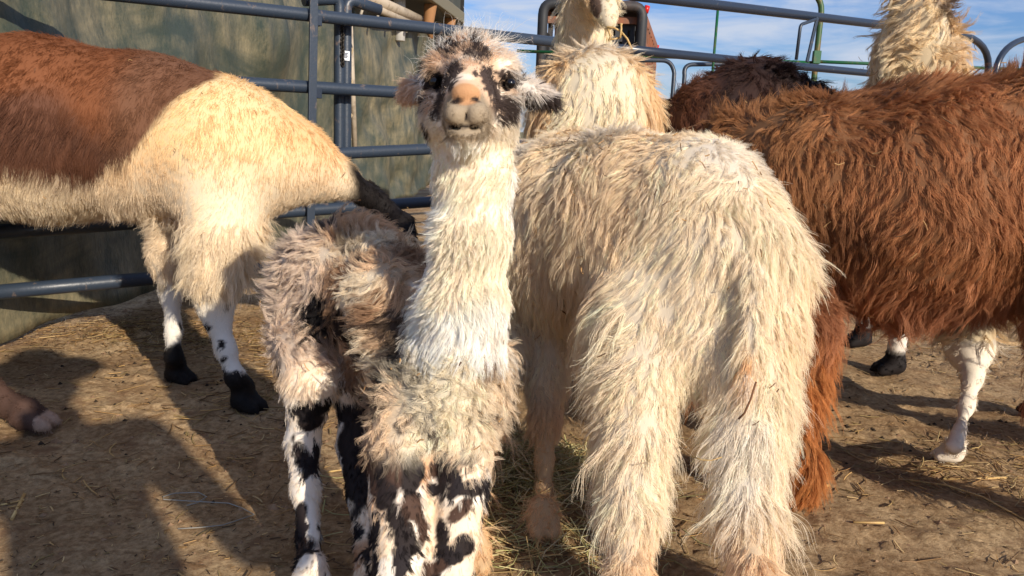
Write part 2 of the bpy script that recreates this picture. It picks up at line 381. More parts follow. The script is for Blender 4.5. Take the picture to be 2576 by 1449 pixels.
# ---- straw litter, hay, clods
def straws(name, n, posfn, lens, wid, cols, seed, lift=.004, tilt=.06, heap=None, label=None, curved=.12):
    rs = np.random.RandomState(seed); P0 = posfn(rs, n); a = rs.rand(n)*6.28; ln = rs.uniform(*lens, n)*(.5+rs.rand(n)); w = rs.uniform(*wid, n)
    el = rs.randn(n)*tilt; d = np.stack([np.cos(a)*np.cos(el), np.sin(a)*np.cos(el), np.sin(el)], 1); s_ = np.stack([-np.sin(a), np.cos(a), 0*a], 1)
    bend = rs.randn(n)*curved; K = 4; Vs = []
    z0 = gheight(P0)+lift+(heap(P0)*rs.rand(n) if heap is not None else 0)
    for k in range(K):
        t = k/(K-1)-.5
        c = P0+d*(ln*t)[:, None]+s_*(bend*ln*(t*t*4-.5)*.5)[:, None]; c[:, 2] = z0+np.sin(el)*ln*t
        c[:, 2] = np.maximum(c[:, 2], gheight(c)+.001)
        for i in range(3):
            an = 2*math.pi*i/3+.5; Vs.append(c+s_*(w*.5*math.cos(an))[:, None]+np.array([0, 0, 1])*(w*.42*math.sin(an)+w*.3)[:, None])
    V = np.stack(Vs, 1).reshape(-1, 3); F = []
    base = np.arange(n)*K*3; Fl = []
    for k in range(K-1):
        for i in range(3):
            j = (i+1) % 3; Fl.append(np.stack([base+k*3+i, base+k*3+j, base+k*3+3+j, base+k*3+3+i], 1))
    Q = np.concatenate(Fl)
    me = bpy.data.meshes.new(name); me.vertices.add(len(V)); me.vertices.foreach_set('co', V.ravel()); me.loops.add(Q.size)
    me.loops.foreach_set('vertex_index', Q.ravel()); me.polygons.add(len(Q)); me.polygons.foreach_set('loop_start', np.arange(len(Q))*4); me.update(calc_edges=True)
    at = me.attributes.new('hcol', 'FLOAT_COLOR', 'POINT'); cs = np.array(cols)[rs.randint(0, len(cols), n)]*(1+.15*rs.randn(n, 1)); c4 = np.ones((len(V), 4)); c4[:, :3] = np.clip(np.repeat(cs, K*3, 0), .01, .95)
    at.data.foreach_set('color', c4.ravel())
    return link(name, me, None, STRAWM)
STRAWM = hair_mat('dry_stalk', .15, .5, .3)
SCOL = [lin(196, 160, 104), lin(178, 140, 90), lin(208, 180, 130), lin(150, 116, 76), lin(120, 92, 62), lin(170, 146, 96)]
def cluster(rs, n, boxes, frac=.6):
    x = rs.uniform(-2.4, 2.6, n); y = 1.0+3.8*rs.rand(n)**1.3; P = np.stack([x, y, 0*x], 1)
    k = rs.rand(n) < frac; b = np.array(boxes)[rs.randint(0, len(boxes), n)]
    P[k, 0] = b[k, 0]+rs.randn(k.sum())*b[k, 2]; P[k, 1] = b[k, 1]+rs.randn(k.sum())*b[k, 3]; return P
g1, g2, g3, g4 = G(300, 830), G(560, 850), G(2480, 1180), G(2480, 880)
o = straws('straw', 4200, lambda rs, n: cluster(rs, n, [(g1[0], g1[1], .3, .12), (g2[0], g2[1], .35, .12), (G(700, 960)[0], G(700, 960)[1], .18, .3), (g3[0], g3[1], .25, .12), (g4[0], g4[1], .5, .3)], .5),
           (.015, .075), (.0014, .0042), SCOL, 3)
tag(o, 'scattered pale straw bits lying over the dirt', kind='stuff')
o = straws('chaff', 9000, lambda rs, n: cluster(rs, n, [(g1[0], g1[1], .35, .14), (g2[0], g2[1], .4, .15), (G(900, 1400)[0], G(900, 1400)[1], .4, .3)], .45), (.004, .018), (.001, .003), SCOL+[lin(84, 62, 44), lin(70, 52, 38)]*2, 5, lift=.002)
tag(o, 'fine chaff and crumbs of straw on the dirt', kind='stuff')
h1, h2 = G(1290, 1190), G(1330, 1330)
def hayheap(p): return .07*np.exp(-((p[:, 0]-h1[0])/.16)**2-((p[:, 1]-h1[1])/.16)**2)
o = straws('hay', 2000, lambda rs, n: np.where(rs.rand(n, 1) < .75, np.array(h1)*[1, 1, 0]+rs.randn(n, 3)*[.12, .10, 0], np.array(h2)*[1, 1, 0]+rs.randn(n, 3)*[.14, .12, 0]),
           (.04, .13), (.0015, .0035), [lin(214, 204, 150), lin(188, 184, 124), lin(222, 194, 138), lin(176, 150, 102), lin(230, 216, 172)], 9, tilt=.3, heap=hayheap, curved=.3)
tag(o, 'loose green and yellow hay heaped beneath the animals', kind='stuff')
# pebbles and clods
rs = np.random.RandomState(12); n = 2600; pc = cluster(rs, n, [(0, 2, 1, 1)], .3); rr = rs.gamma(2., .0016, n)+.0012
ico = np.array([(0, 0, 1), (1, 0, .1), (.3, 1, 0), (-.9, .5, .1), (-.7, -.8, 0), (.5, -.9, .1)]); icf = [(0, 1, 2), (0, 2, 3), (0, 3, 4), (0, 4, 5), (0, 5, 1)]
V = (pc[:, None]+ico[None]*rr[:, None, None]*(1+.3*rs.randn(n, 6, 1))*np.array([1, 1, .7])); V[..., 2] += gheight(pc)[:, None]
Ft = np.concatenate([np.array(f)[None]+6*np.arange(n)[:, None] for f in icf]); me = bpy.data.meshes.new('clods'); me.from_pydata(V.reshape(-1, 3).tolist(), [], Ft.tolist()); me.update()
o = link('pebbles', me, None, mat('clod_earth', lin(120, 94, 72), .95, noise=(lin(160, 132, 104), 30, .4, .7, (1, 1, 1)), spec=.1)); tag(o, 'small stones and crumbled clods of earth', kind='stuff')

n = 130; pc = cluster(rs, n, [(G(900, 1000)[0], G(900, 1000)[1], .2, .2), (G(2300, 1090)[0], G(2300, 1090)[1], .25, .15), (G(400, 1000)[0], G(400, 1000)[1], .3, .2)], .85); rr = rs.uniform(.004, .008, n)
V = (pc[:, None]+ico[None]*rr[:, None, None]*(1+.15*rs.randn(n, 6, 1))); V[..., 2] += gheight(pc)[:, None]+.001
Ft = np.concatenate([np.array(f)[None]+6*np.arange(n)[:, None] for f in icf]); me = bpy.data.meshes.new('dung'); me.from_pydata(V.reshape(-1, 3).tolist(), [], Ft.tolist()); me.update()
o = link('dung_pellets', me, None, mat('dung', lin(52, 42, 32), .85, spec=.2)); tag(o, 'dark dung pellets strewn on the dirt', kind='stuff')

# ---- pen panels: the line of the fence
FA = np.array([-1.0, 3.13, 0.0]); FD = norm(np.array([.776, .63, 0.0])); FN = np.array([-FD[1], FD[0], 0])
def fp(px, py, off=0.0): return onplane(px, py, FA+FN*off, FN)
def railpts(a, b, off=0.0): A, B = fp(*a, off), fp(*b, off); return [A+(B-A)*t for t in np.linspace(0, 1, 9)]
pn = empty('pen_panel', fp(787, 700)*[1, 1, 0], 'long dark blue tube pen panel with five rails behind the spotted baby llama', 'pen panel', 'tubular steel pen panels')
RR = .0255
for a, b_ in (((-120, -60), (1500, 117)), ((-120, 166), (1500, 262)), ((-120, 432), (1500, 355)), ((-120, 592), (1500, 478)), ((-120, 745), (1500, 600))):
    mb = MB(); mb.tube(railpts(a, b_), RR, 14); mb.build('rail', NAVY2, pn, True)
for off in (-.042, .042):
    mb = MB(); s_ = .018*np.sign(off)
    mb.bar(fp(790, -40, off)+FD*.0, fp(779, 720, off), .034, .012, FD); mb.build('upright', NAVY2, pn, bevel=.002)
# short black weld collars behind the uprights
for y in (53, 235, 377):
    mb = MB(); c0 = fp(795, y, 0); mb.bar(c0-[0, 0, .02], c0+[0, 0, .02], .03, .05, FD); mb.build('bracket', NAVY, pn, bevel=.002)
pn2 = empty('pen_panel', fp(2300, 700)*[1, 1, 0], 'dark blue tube pen panel with rounded top corner beside the cream neck', 'pen panel', 'tubular steel pen panels')
A0, A1, C0, B1 = fp(1500, -23), fp(2400, 84), fp(2500, 98), fp(2484, 190)
mb = MB(); pts = [A0+(A1-A0)*t for t in np.linspace(0, 1, 8)]+list(arc(A1, C0, B1, 9)[1:]); gnd = B1.copy(); gnd[2] = .05; pts += [B1+(gnd-B1)*t for t in (.3, .6, 1)]
mb.tube(pts, RR*1.15, 14); mb.build('frame', NAVY, pn2, True)
for a, b_ in (((1501, 117), (2470, 212)), ((1501, 262), (2470, 330)), ((1501, 355), (2470, 430)), ((1501, 478), (2470, 500)), ((1501, 600), (2470, 575))):
    mb = MB(); mb.tube(railpts(a, b_), RR, 14); mb.build('rail', NAVY, pn2, True)
mb = MB(); mb.bar(fp(2056, 44, -.04), fp(2030, 156, -.04), .028, .012, FD); mb.build('upright', NAVY2, pn2, bevel=.002)
mb = MB(); q0, q1, q2 = fp(2052, 49, -.05), fp(2014, 62, -.05), fp(2003, 150, -.05)
mb.tube([q0]+list(arc(q0+(q1-q0)*.85, q1, q1+(q2-q1)*.12, 6))+[q2], .011, 8); mb.build('latch_rod', NAVY2, pn2, True)
pn3 = empty('pen_panel', fp(2560, 700)*[1, 1, 0], 'dark blue tube pen panel whose curved corner starts at the far right', 'pen panel', 'tubular steel pen panels')
q0, q1, q2 = fp(2502, 200), fp(2508, 108), fp(2590, 96); g0 = q0.copy(); g0[2] = .05; q3 = q2+FD*2.4
mb = MB(); mb.tube([g0, (g0+q0)/2]+list(arc(q0, q1, q2, 10))+[q2+FD*.8, q2+FD*1.6, q3], RR*1.15, 14); mb.build('frame', NAVY, pn3, True)
for i in range(5):
    z = q2[2]-.38-.29*i
    if z > .1:
        mb = MB(); a = np.array([q0[0], q0[1], z]); mb.tube([a, a+FD*2.6], RR, 12); mb.build('rail', NAVY, pn3, True)
# two round-topped gate ends standing behind the left panel
def gate_end(x, xt, ytop, dirn, off, label, sticker=False):
    t = empty('gate_post', fp(x, 600, off)*[1, 1, 0], label, 'gate post', 'round topped gate posts')
    top = fp(x, ytop+22, off); c = fp(x, ytop-4, off); e = fp(xt, ytop, off); gr = fp(x-3, 620, off); gr[2] = 0
    mb = MB(); mb.tube([gr, (gr+top)/2]+list(arc(top, c, e, 9))+[e+dirn*.12-[0, 0, .02]], .024, 12); mb.build('post', NAVY2, t, True)
    if sticker:
        a, b2 = fp(x-1, 128, off-.026), fp(x-1.5, 152, off-.026); mb = MB(); mb.bar(a, b2, .036, .003, FD); st = mb.build('sticker', mat('sticker_white', lin(225, 228, 232), .4), t)
        for k in range(4):
            mb = MB(); c_ = a+(b2-a)*(.25+.14*k)-FN*.003; mb.bar(c_-FD*.009, c_+FD*(.009-.003*(k % 2)), .003, .001, (0, 0, 1)); mb.build('print_line', mat('sticker_ink', lin(70, 80, 100), .5), st)
    return t
gate_end(854, 832, -2, -FD, .09, 'dark blue round topped post bending left behind the rails')
gp = gate_end(871, 893, 4, FD, .09, 'dark blue round topped post with small white sticker', True)
# chain between them
mb = MB()
for k in range(22):
    c = fp(862+.8*math.sin(k), 52+k*5.2, .06); h = .011
    pts = [c+(FD if k % 2 else FN)*math.cos(a)*.007+np.array([0, 0, 1])*math.sin(a)*h for a in np.linspace(0, 6.283, 9)]
    mb.tube(pts, .0028, 5, False)
o = mb.build('chain', mat('chain_steel', lin(52, 48, 44), .5, metal=.6), None, True); tag(o, 'rusty chain hanging between the two round topped gate posts', 'chain')

# green panel beyond
GP = lambda x, y, d=7.4: W(x, y, d)
gn_ = empty('green_panel', GP(1950, 600)*[1, 1, 0], 'thin green tube panel standing beyond the pen on the right', 'fence panel')
def upr(a, b_, r, name='upright', m_=None, seg=10):
    mb = MB(); mb.tube([a, (a+b_)/2, b_], r, seg); return mb.build(name, m_ or GREENP, gn_, True)
a = GP(1806, 22); b_ = a.copy(); b_[2] = .05; upr(a, b_, .013)
a0, a1, a2 = GP(2050, -22), GP(2068, -8), GP(2066, 30); bb = a2.copy(); bb[2] = .05
OLV = mat('worn_green_paint', lin(52, 84, 46), .5, noise=(lin(120, 92, 52), 9, .45, .62, (1, 1, .6)))
mb = MB(); mb.tube(list(arc(a0-np.array([.2, 0, -.05]), a1+np.array([0, 0, .05]), a2, 9))+[(a2*.6+bb*.4), bb], .028, 12); mb.build('frame', OLV, gn_, True)
c = GP(2051, 145); mb = MB(); mb.bar(c+[.0, -.03, .06], c+[.0, -.03, -.06], .07, .05, (1, 0, 0)); mb.build('bracket', GREENP, gn_, bevel=.004)
upr(GP(2056, 155), GP(2600, 176, 8.4), .016, 'rail'); upr(GP(1300, 128, 7.6), GP(2050, 158), .016, 'rail')
# low blue panels seen beneath the rail
def small_panel(xa, xb, y, xbend, yb, label, d=8.6):
    t = empty('pen_panel', W((xa+xb)/2, 600, d)*[1, 1, 0], label, 'pen panel', 'tubular steel pen panels')
    a, c0 = W(xa, y, d), W(xb, y+2, d); cc = W(xbend, y+2, d); e = W(xbend+4, yb, d); g = e.copy(); g[2] = 0
    mb = MB(); mb.tube([a, (a+c0)/2]+list(arc(c0, cc, e, 9))+[(e+g)/2, g], .024, 10); mb.build('frame', NAVY2, t, True)
    mb = MB(); a2, e2 = a-[0, 0, .55], e-[0, 0, .50]; mb.tube([a2, e2], .02, 10); mb.build('rail', NAVY2, t, True)
small_panel(1500, 1665, 150, 1692, 185, 'low far blue panel under the rusty stock trailer, its corner curving down')
small_panel(1990, 1745, 160, 1718, 190, 'low far blue panel behind the dark brown back')

# ---- canvas covered truck on the left: wall leans along a line running away
TD = norm(np.array([.13, 1.0, 0])); TN = np.array([TD[1], -TD[0], 0]); T0 = G(0, 893)-TN*.02; T0[2] = 0
trk = empty('canvas_trailer', T0+TD*4, 'long trailer hung with dusty dark green tarpaulins behind the left fence', 'trailer')
def tpt(px, py, off=0): return onplane(px, py, T0+TN*off, TN)
def tarp(name, s0, s1, zb0, zb1, zt0, zt1, seed, off):
    ns, nz_ = int((s1-s0)/.05), 60; S, Z = np.meshgrid(np.linspace(s0, s1, ns), np.linspace(0, 1, nz_), indexing='ij')
    fr = (S-s0)/(s1-s0); z = (zb0+(zb1-zb0)*fr)*(1-Z)+(zt0+(zt1-zt0)*fr)*Z
    q = np.stack([S.ravel()*1.0, Z.ravel()*.6+seed, S.ravel()*0], 1); q2 = np.stack([S.ravel()*.7+Z.ravel()*1.2, Z.ravel()*2.2-S.ravel()*.4, S.ravel()*0+seed], 1)
    w = .038*sn(q, 3.1)+.032*sn(q2, 4.5, 1)+.012*sn(q2*[1.5, .6, 1], 12, 0)+.006*sn(q*[1, 3, 1], 16, 2)
    zz = z.ravel(); P = T0+TD*S.ravel()[:, None]+TN*(w+off)[:, None]; P[:, 2] = zz+.012*sn(q, 6)*(Z.ravel() < .05)
    nx, ny = S.shape; ii = (np.arange(nx-1)[:, None]*ny+np.arange(ny-1)[None]).ravel(); Q = np.stack([ii, ii+ny, ii+ny+1, ii+1], 1)
    me = bpy.data.meshes.new(name); me.from_pydata(P.tolist(), [], Q.tolist()); me.update(); me.polygons.foreach_set('use_smooth', np.ones(len(Q), bool))
    o = link(name, me, trk, TARP); sf = o.modifiers.new('thick', 'SOLIDIFY'); sf.thickness = .006; return o
TARP = mat('dusty_tarpaulin', lin(48, 58, 50), .46, spec=.45)
nt = TARP.node_tree; b = nt.nodes['Principled BSDF']; tcn = nt.nodes.new('ShaderNodeTexCoord')
def nzm(scale, st, det=8, rough=.65, dist=0, rot=(0, 0, 0)):
    mpn = nt.nodes.new('ShaderNodeMapping'); mpn.inputs['Scale'].default_value = st; mpn.inputs['Rotation'].default_value = rot
    n = nt.nodes.new('ShaderNodeTexNoise'); n.inputs['Scale'].default_value = scale; n.inputs['Detail'].default_value = det; n.inputs['Roughness'].default_value = rough; n.inputs['Distortion'].default_value = dist
    nt.links.new(tcn.outputs['Object'], mpn.inputs[0]); nt.links.new(mpn.outputs[0], n.inputs['Vector']); return n
ra = ramp(nzm(7, (1, 1, .45), 12, .82, 0, (.35, 0, 0)).outputs['Fac'], .36, (0, 0, 0), .66, (1, 1, 1))
rb = ramp(nzm(1.1, (1, 1, 1.6), 5, .6, 1.0).outputs['Fac'], .40, (.10, .10, .10), .60, (1, 1, 1))
mu = nt.nodes.new('ShaderNodeMixRGB'); mu.blend_type = 'MULTIPLY'; mu.inputs[0].default_value = 1; nt.links.new(ra.outputs[0], mu.inputs[1]); nt.links.new(rb.outputs[0], mu.inputs[2])
mc = nt.nodes.new('ShaderNodeMixRGB'); mc.inputs[1].default_value = (*lin(52, 62, 54), 1); mc.inputs[2].default_value = (*lin(150, 137, 106), 1)
nt.links.new(mu.outputs[0], mc.inputs[0]); nt.links.new(mc.outputs[0], b.inputs['Base Color'])
bb_ = nt.nodes.new('ShaderNodeBump'); bb_.inputs['Strength'].default_value = .6; bb_.inputs['Distance'].default_value = .03; nt.links.new(nzm(3.5, (1, 1, .5), 6).outputs['Fac'], bb_.inputs['Height'])
bc_ = nt.nodes.new('ShaderNodeBump'); bc_.inputs['Strength'].default_value = .35; bc_.inputs['Distance'].default_value = .006; nt.links.new(nzm(60, (1, 1, .6), 4).outputs['Fac'], bc_.inputs['Height'])
nt.links.new(bb_.outputs[0], bc_.inputs['Normal']); nt.links.new(bc_.outputs[0], b.inputs['Normal'])
def sofp(p): return float(np.dot(p-T0, TD))
s_a = sofp(tpt(872, 200)); s_b = sofp(tpt(893, 200)); s_e = sofp(tpt(1185, 100))
zt = lambda px, py: tpt(px, py)[2]
tarp('tarpaulin', -1.2, s_a, 0.0, .10, 2.9, 2.6, 1.0, 0.0)
tarp('tarpaulin', s_b, s_e, .14, zt(1070, 458), zt(900, 12), zt(1075, 58), 4.0, .02)
PIPE = mat('dusty_pipe', lin(176, 162, 142), .55, noise=(lin(120, 104, 86), 14, .5, .75, (1, 1, 1)))
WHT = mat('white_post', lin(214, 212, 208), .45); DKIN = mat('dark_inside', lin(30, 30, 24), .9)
OLVP = mat('olive_box_paint', lin(64, 66, 54), .55, noise=(lin(96, 90, 74), 5, .5, .8, (1, 1, .4)))
for (xa, ya), (xb, yb), r in (((915, -12), (1085, 62), .045), ((897, 0), (1060, 70), .03), ((880, 40), (893, 380), .02)):
    mb = MB(); mb.tube([tpt(xa, ya, .10), tpt(xb, yb, .10)], r, 12); mb.build('pipe', PIPE, trk, True)
for x, y0, y1 in ((1005, -60, 46), (1097, 34, 72)):
    a = tpt(x, y1, .0); e = a.copy(); e[2] = tpt(x, y0)[2]; mb = MB(); mb.tube([a-[0, 0, .2], e], .055, 10); mb.build('post', WHT, trk, True)
# dark inner side wall behind the opening
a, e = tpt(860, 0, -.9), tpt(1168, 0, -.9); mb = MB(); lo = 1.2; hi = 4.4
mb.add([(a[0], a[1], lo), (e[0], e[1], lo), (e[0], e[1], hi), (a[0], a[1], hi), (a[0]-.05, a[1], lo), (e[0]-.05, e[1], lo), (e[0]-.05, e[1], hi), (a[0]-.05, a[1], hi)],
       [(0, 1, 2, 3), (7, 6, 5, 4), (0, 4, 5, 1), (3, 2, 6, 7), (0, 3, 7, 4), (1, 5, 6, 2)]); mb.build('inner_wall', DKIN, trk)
# awning box that hangs over: lower edge runs from (1060,-5) to (1160,62)
aL, bL = tpt(1052, -16, .25), tpt(1158, 60, .25); hgt = 1.25
v = [aL, bL, bL+[0, 0, hgt], aL+[0, 0, hgt]]; inn = [p-TN*1.15 for p in v]
mb = MB(); mb.add(v+inn, [(0, 1, 2, 3), (7, 6, 5, 4), (0, 4, 5, 1), (3, 2, 6, 7), (0, 3, 7, 4), (1, 5, 6, 2)]); bxo = mb.build('roof_box', OLVP, trk, bevel=.02)
mb = MB(); mb.bar(aL+TN*.02+[0, 0, .06], bL+TN*.02+[0, 0, .06], .12, .05, (0, 0, 1)); mb.build('trim_strip', mat('olive_trim', lin(118, 112, 92), .6), trk, bevel=.01)
LET = mat('white_lettering', lin(225, 225, 220), .5)
for k in range(5):
    f0 = .42+.055*k; c_ = aL+(bL-aL)*f0+TN*.03; mb = MB(); zc = .40+.05*(k % 2)
    mb.bar(c_+[0, 0, zc], c_+[0, 0, zc+.22], .07, .012, TD); mb.build('lettering', LET, bxo)
for px_ in (1078, 1128):
    c_ = tpt(px_, 14 if px_ < 1100 else 50, .2); mb = MB(); mb.tube([c_+[0, 0, .12], c_+[.02, 0, 0], c_-[0, 0, .18], c_+[.03, 0, -.30]], [.03, .06, .05, .02], 8); mb.build('strap', mat('strap_tan', lin(150, 108, 70), .8), trk, True)
for i, px_ in enumerate((905, 945, 985, 1022, 1052)):
    c_ = tpt(px_, 12+(px_-900)*.36, .08); mb = MB(); mb.tube([c_+[0, 0, .10], c_+TN*.03, c_-[0, 0, .09]], .012, 6); mb.build('tie', mat('tie_cord', lin(196, 186, 168), .7), trk, True)
# lacing cord beside the gate ends
mb = MB(); zz = [(884, 60), (877, 90), (887, 128), (868, 168), (886, 205), (866, 255), (885, 290), (862, 330), (884, 352)]
mb.tube([fp(x, y, .16) for x, y in zz], .005, 6); o = mb.build('cord', mat('lacing_cord', lin(180, 160, 128), .8), None, True); tag(o, 'tan lacing cord zigzagging beside the stickered gate post', 'cord')

# ---- rusty stock trailer on the right
D2 = 14.0
st = empty('stock_trailer', W(1470, 600, D2)*[1, 1, 0], 'open backed rusty slatted livestock trailer against the sky', 'trailer')
STL = mat('grey_steel', lin(46, 48, 52), .6, noise=(lin(92, 72, 58), 2.5, .5, .75, (1, 1, .5)))
RST = mat('rusty_steel', lin(150, 92, 62), .8, noise=(lin(96, 84, 76), 3, .4, .65, (1, 1, .4)))
BLK = mat('trailer_dark', lin(26, 26, 28), .8)
pl = lambda x, y, dd=0: W(x, y, D2+dd)
l0, r0 = pl(1363, 30), pl(1580, 30)
zt_, xl, xr, yy = pl(1460, 14)[2], pl(1363, 100)[0], pl(1612, 100)[0], pl(1460, 100)[1]
V3 = lambda x, z, y=0: np.array([x, yy+y, z])
mb = MB(); w_ = .17
mb.tube([V3(xl, 0), V3(xl, zt_-.25)]+list(arc(V3(xl, zt_-.2), V3(xl, zt_), V3(xl+.2, zt_), 6))+list(arc(V3(xr-.2, zt_), V3(xr, zt_), V3(xr, zt_-.2), 6))+[V3(xr, 0)], w_*.55, 10); mb.build('rear_frame', STL, st, True)
SDv = np.array([1.15, 5.2, 0]); SDn = SDv/np.linalg.norm(SDv)
def side(x0, nm):
    P = V3(x0, 0); n_ = np.array([SDn[1], -SDn[0], 0])
    for k in range(9):
        a = P+SDv*(k+.5)/9; mb = MB(); mb.bar(a+[0, 0, .9], a+[0, 0, zt_-.12], .13, .05, SDn); mb.build('post', RST, st)
    for z in (zt_-.12, zt_-.55, zt_-.95, zt_-1.3, zt_-1.65, zt_-2.0, .95):
        a = P+[0, 0, z]; mb = MB(); mb.bar(a, a+SDv, .16 if z > zt_-.3 else .11, .04, (0, 0, 1)); mb.build('slat', RST, st)
side(xr+.02, 'r'); side(xl, 'l')
mb = MB(); rf = [V3(xl, zt_), V3(xr, zt_), V3(xr, zt_)+SDv, V3(xl, zt_)+SDv]; mb.add(rf+[p-[0, 0, .05] for p in rf], [(0, 1, 2, 3), (7, 6, 5, 4), (0, 4, 5, 1), (1, 5, 6, 2), (2, 6, 7, 3), (3, 7, 4, 0)]); mb.build('roof', BLK, st)
mb = MB(); fw_ = [V3(xl, .9)+SDv, V3(xr, .9)+SDv, V3(xr, zt_)+SDv, V3(xl, zt_)+SDv]; mb.add(fw_+[p+[0, .05, 0] for p in fw_], [(0, 1, 2, 3), (7, 6, 5, 4), (0, 4, 5, 1), (1, 5, 6, 2), (2, 6, 7, 3), (3, 7, 4, 0)]); mb.build('front_wall', BLK, st)
mb = MB(); lw = [V3(xl+.06, .9), V3(xl+.06, zt_-.5), V3(xl+.06, zt_-.5)+SDv, V3(xl+.06, .9)+SDv]; mb.add(lw+[p+[.03, 0, 0] for p in lw], [(0, 1, 2, 3), (7, 6, 5, 4), (0, 4, 5, 1), (1, 5, 6, 2), (2, 6, 7, 3), (3, 7, 4, 0)]); mb.build('dark_panel', BLK, st)  # dark sheet added along the left side so the interior stays black
mb = MB(); fl = [V3(xl, .75), V3(xr, .75), V3(xr, .75)+SDv, V3(xl, .75)+SDv]; mb.add(fl+[p+[0, 0, .15] for p in fl], [(0, 1, 2, 3)[::-1], (4, 5, 6, 7), (0, 1, 5, 4), (1, 2, 6, 5), (2, 3, 7, 6), (3, 0, 4, 7)]); mb.build('floor', STL, st)
mb = MB(); mb.bar(pl(1378, 50, .1), pl(1605, 52, .1), .12, .08, (0, 0, 1)); mb.build('cross_bar', RST, st)
for x in (1386, 1556, 1576, 1594):
    mb = MB(); a = pl(x, 30, .2); mb.bar([a[0], a[1], .9], [a[0], a[1], zt_-.2 if x < 1400 else pl(x, 52)[2]], .08, .08, (1, 0, 0)); mb.build('post', STL, st)
gx0, gx1 = pl(1545, 50)[0], pl(1604, 50)[0]
for k in range(7):
    z = pl(1500, 62)[2]-.2*k; mb = MB(); mb.bar(V3(gx0, z, .3), V3(gx1, z, .3), .1, .05, (0, 0, 1)); mb.build('slat', STL, st)
for q in (V3(xr+.05, zt_-.05), V3(xr, zt_-.1)+SDv):
    mb = MB(); mb.tube([q-[0, 0, .05], q+[.03, 0, .07]], .05, 8); mb.build('marker_lamp', mat('red_lens', lin(190, 30, 24), .3), st, True)
for dd in (.32, .62):
    for x in (xl-.0, xr+.0):
        p = V3(x, .4)+SDv*dd+np.array([.0, 0, 0]); mb = MB(); mb.tube([p-[.12, 0, 0], p+[.12, 0, 0]], .4, 24); mb.build('wheel', BLK, st, False)
# far tree line and low rise
o = MB(); pts = [(-400, 500), (-100, 620), (200, 640), (600, 560), (900, 420)]
V = []; 
for x, y in pts: V += [(x, y, -1), (x, y, 5), (x*1.3, y*1.3, -1)]
F = []
for k in range(len(pts)-1): a = 3*k; F += [(a, a+3, a+4, a+1), (a+1, a+4, a+5, a+2)]
o.add(V, F); hl = o.build('hills', mat('far_scrub', lin(96, 98, 84), .9)); tag(hl, 'low distant scrub rise on the horizon', kind='structure')

# ---- loop of twine and single stalks on the dirt
def gpt(x, y, z=.004): p = G(x, y); p[2] = gheight(p[None])[0]+z; return p
mb = MB(); pts = [(448, 1336), (500, 1334), (560, 1328), (640, 1300), (610, 1285), (575, 1270), (540, 1268), (412, 1258), (410, 1250), (440, 1243), (500, 1240), (520, 1252), (500, 1265), (470, 1275)]
mb.tube([gpt(x, y) for x, y in pts], .0012, 6); o = mb.build('twine', mat('baling_twine', lin(150, 146, 136), .8), None, True); tag(o, 'pale loop of baling twine lying on the shaded dirt', 'twine')
STK = mat('golden_stalk', lin(204, 172, 112), .55, noise=(lin(160, 124, 78), 40, .4, .7, (1, 1, 1)))
def stalk(pts, r, label, name='straw_stalk', grp='long straw stalks', mt=None):
    mb = MB(); mb.tube(pts, r, 6); o = mb.build(name, mt or STK, None, True); tag(o, label, 'straw stalk', grp); return o
stalk([gpt(30, 1310), gpt(62, 1252)], .0035, 'thick straw stalk at lower left leaning across another')
stalk([gpt(2, 1278), gpt(62, 1266)], .002, 'thin straw stalk crossing the thick one at lower left')
stalk([gpt(2040, 1240), gpt(2085, 1226)], .004, 'short thick straw stalk right of the ginger leg')
stalk([gpt(2260, 1205), gpt(2380, 1230), gpt(2470, 1262), gpt(2576, 1312)], .0022, 'long straw stalk running down to the right edge')
stalk([gpt(2370, 1207), gpt(2530, 1208)], .0022, 'straight straw stalk beside the white hind foot')
stalk([gpt(2145, 1330), gpt(2222, 1337)], .0025, 'straight straw stalk lying in the lower right shadow')
stalk([gpt(820, 1192), gpt(900, 1176), gpt(1010, 1150)], .0022, 'long straw stalk behind the spotted hind legs')
# ================================================================== ANIMALS
DOWN = np.array([0, 0, -1.0])
QUAL = 1.0
def animal(name, label, cat, foot, group=None): return empty(name, np.array(foot)*[1, 1, 0], label, cat, group)
def eyes(t, places, r):
    EYE = mat('eye_black', lin(12, 10, 12), .10, spec=.5)
    for c in places:
        me = bpy.data.meshes.new('eye'); n, m_ = 20, 12; V = []; F = []
        for i in range(m_+1):
            for j in range(n): a = math.pi*i/m_; b = 2*math.pi*j/n; V.append(np.array(c)+r*np.array([math.sin(a)*math.cos(b), math.sin(a)*math.sin(b), math.cos(a)]))
        for i in range(m_):
            for j in range(n): F.append((i*n+j, i*n+(j+1) % n, (i+1)*n+(j+1) % n, (i+1)*n+j))
        me.from_pydata([tuple(v) for v in V], [], F); me.update(); me.polygons.foreach_set('use_smooth', [True]*len(F)); link('eye', me, t, EYE)

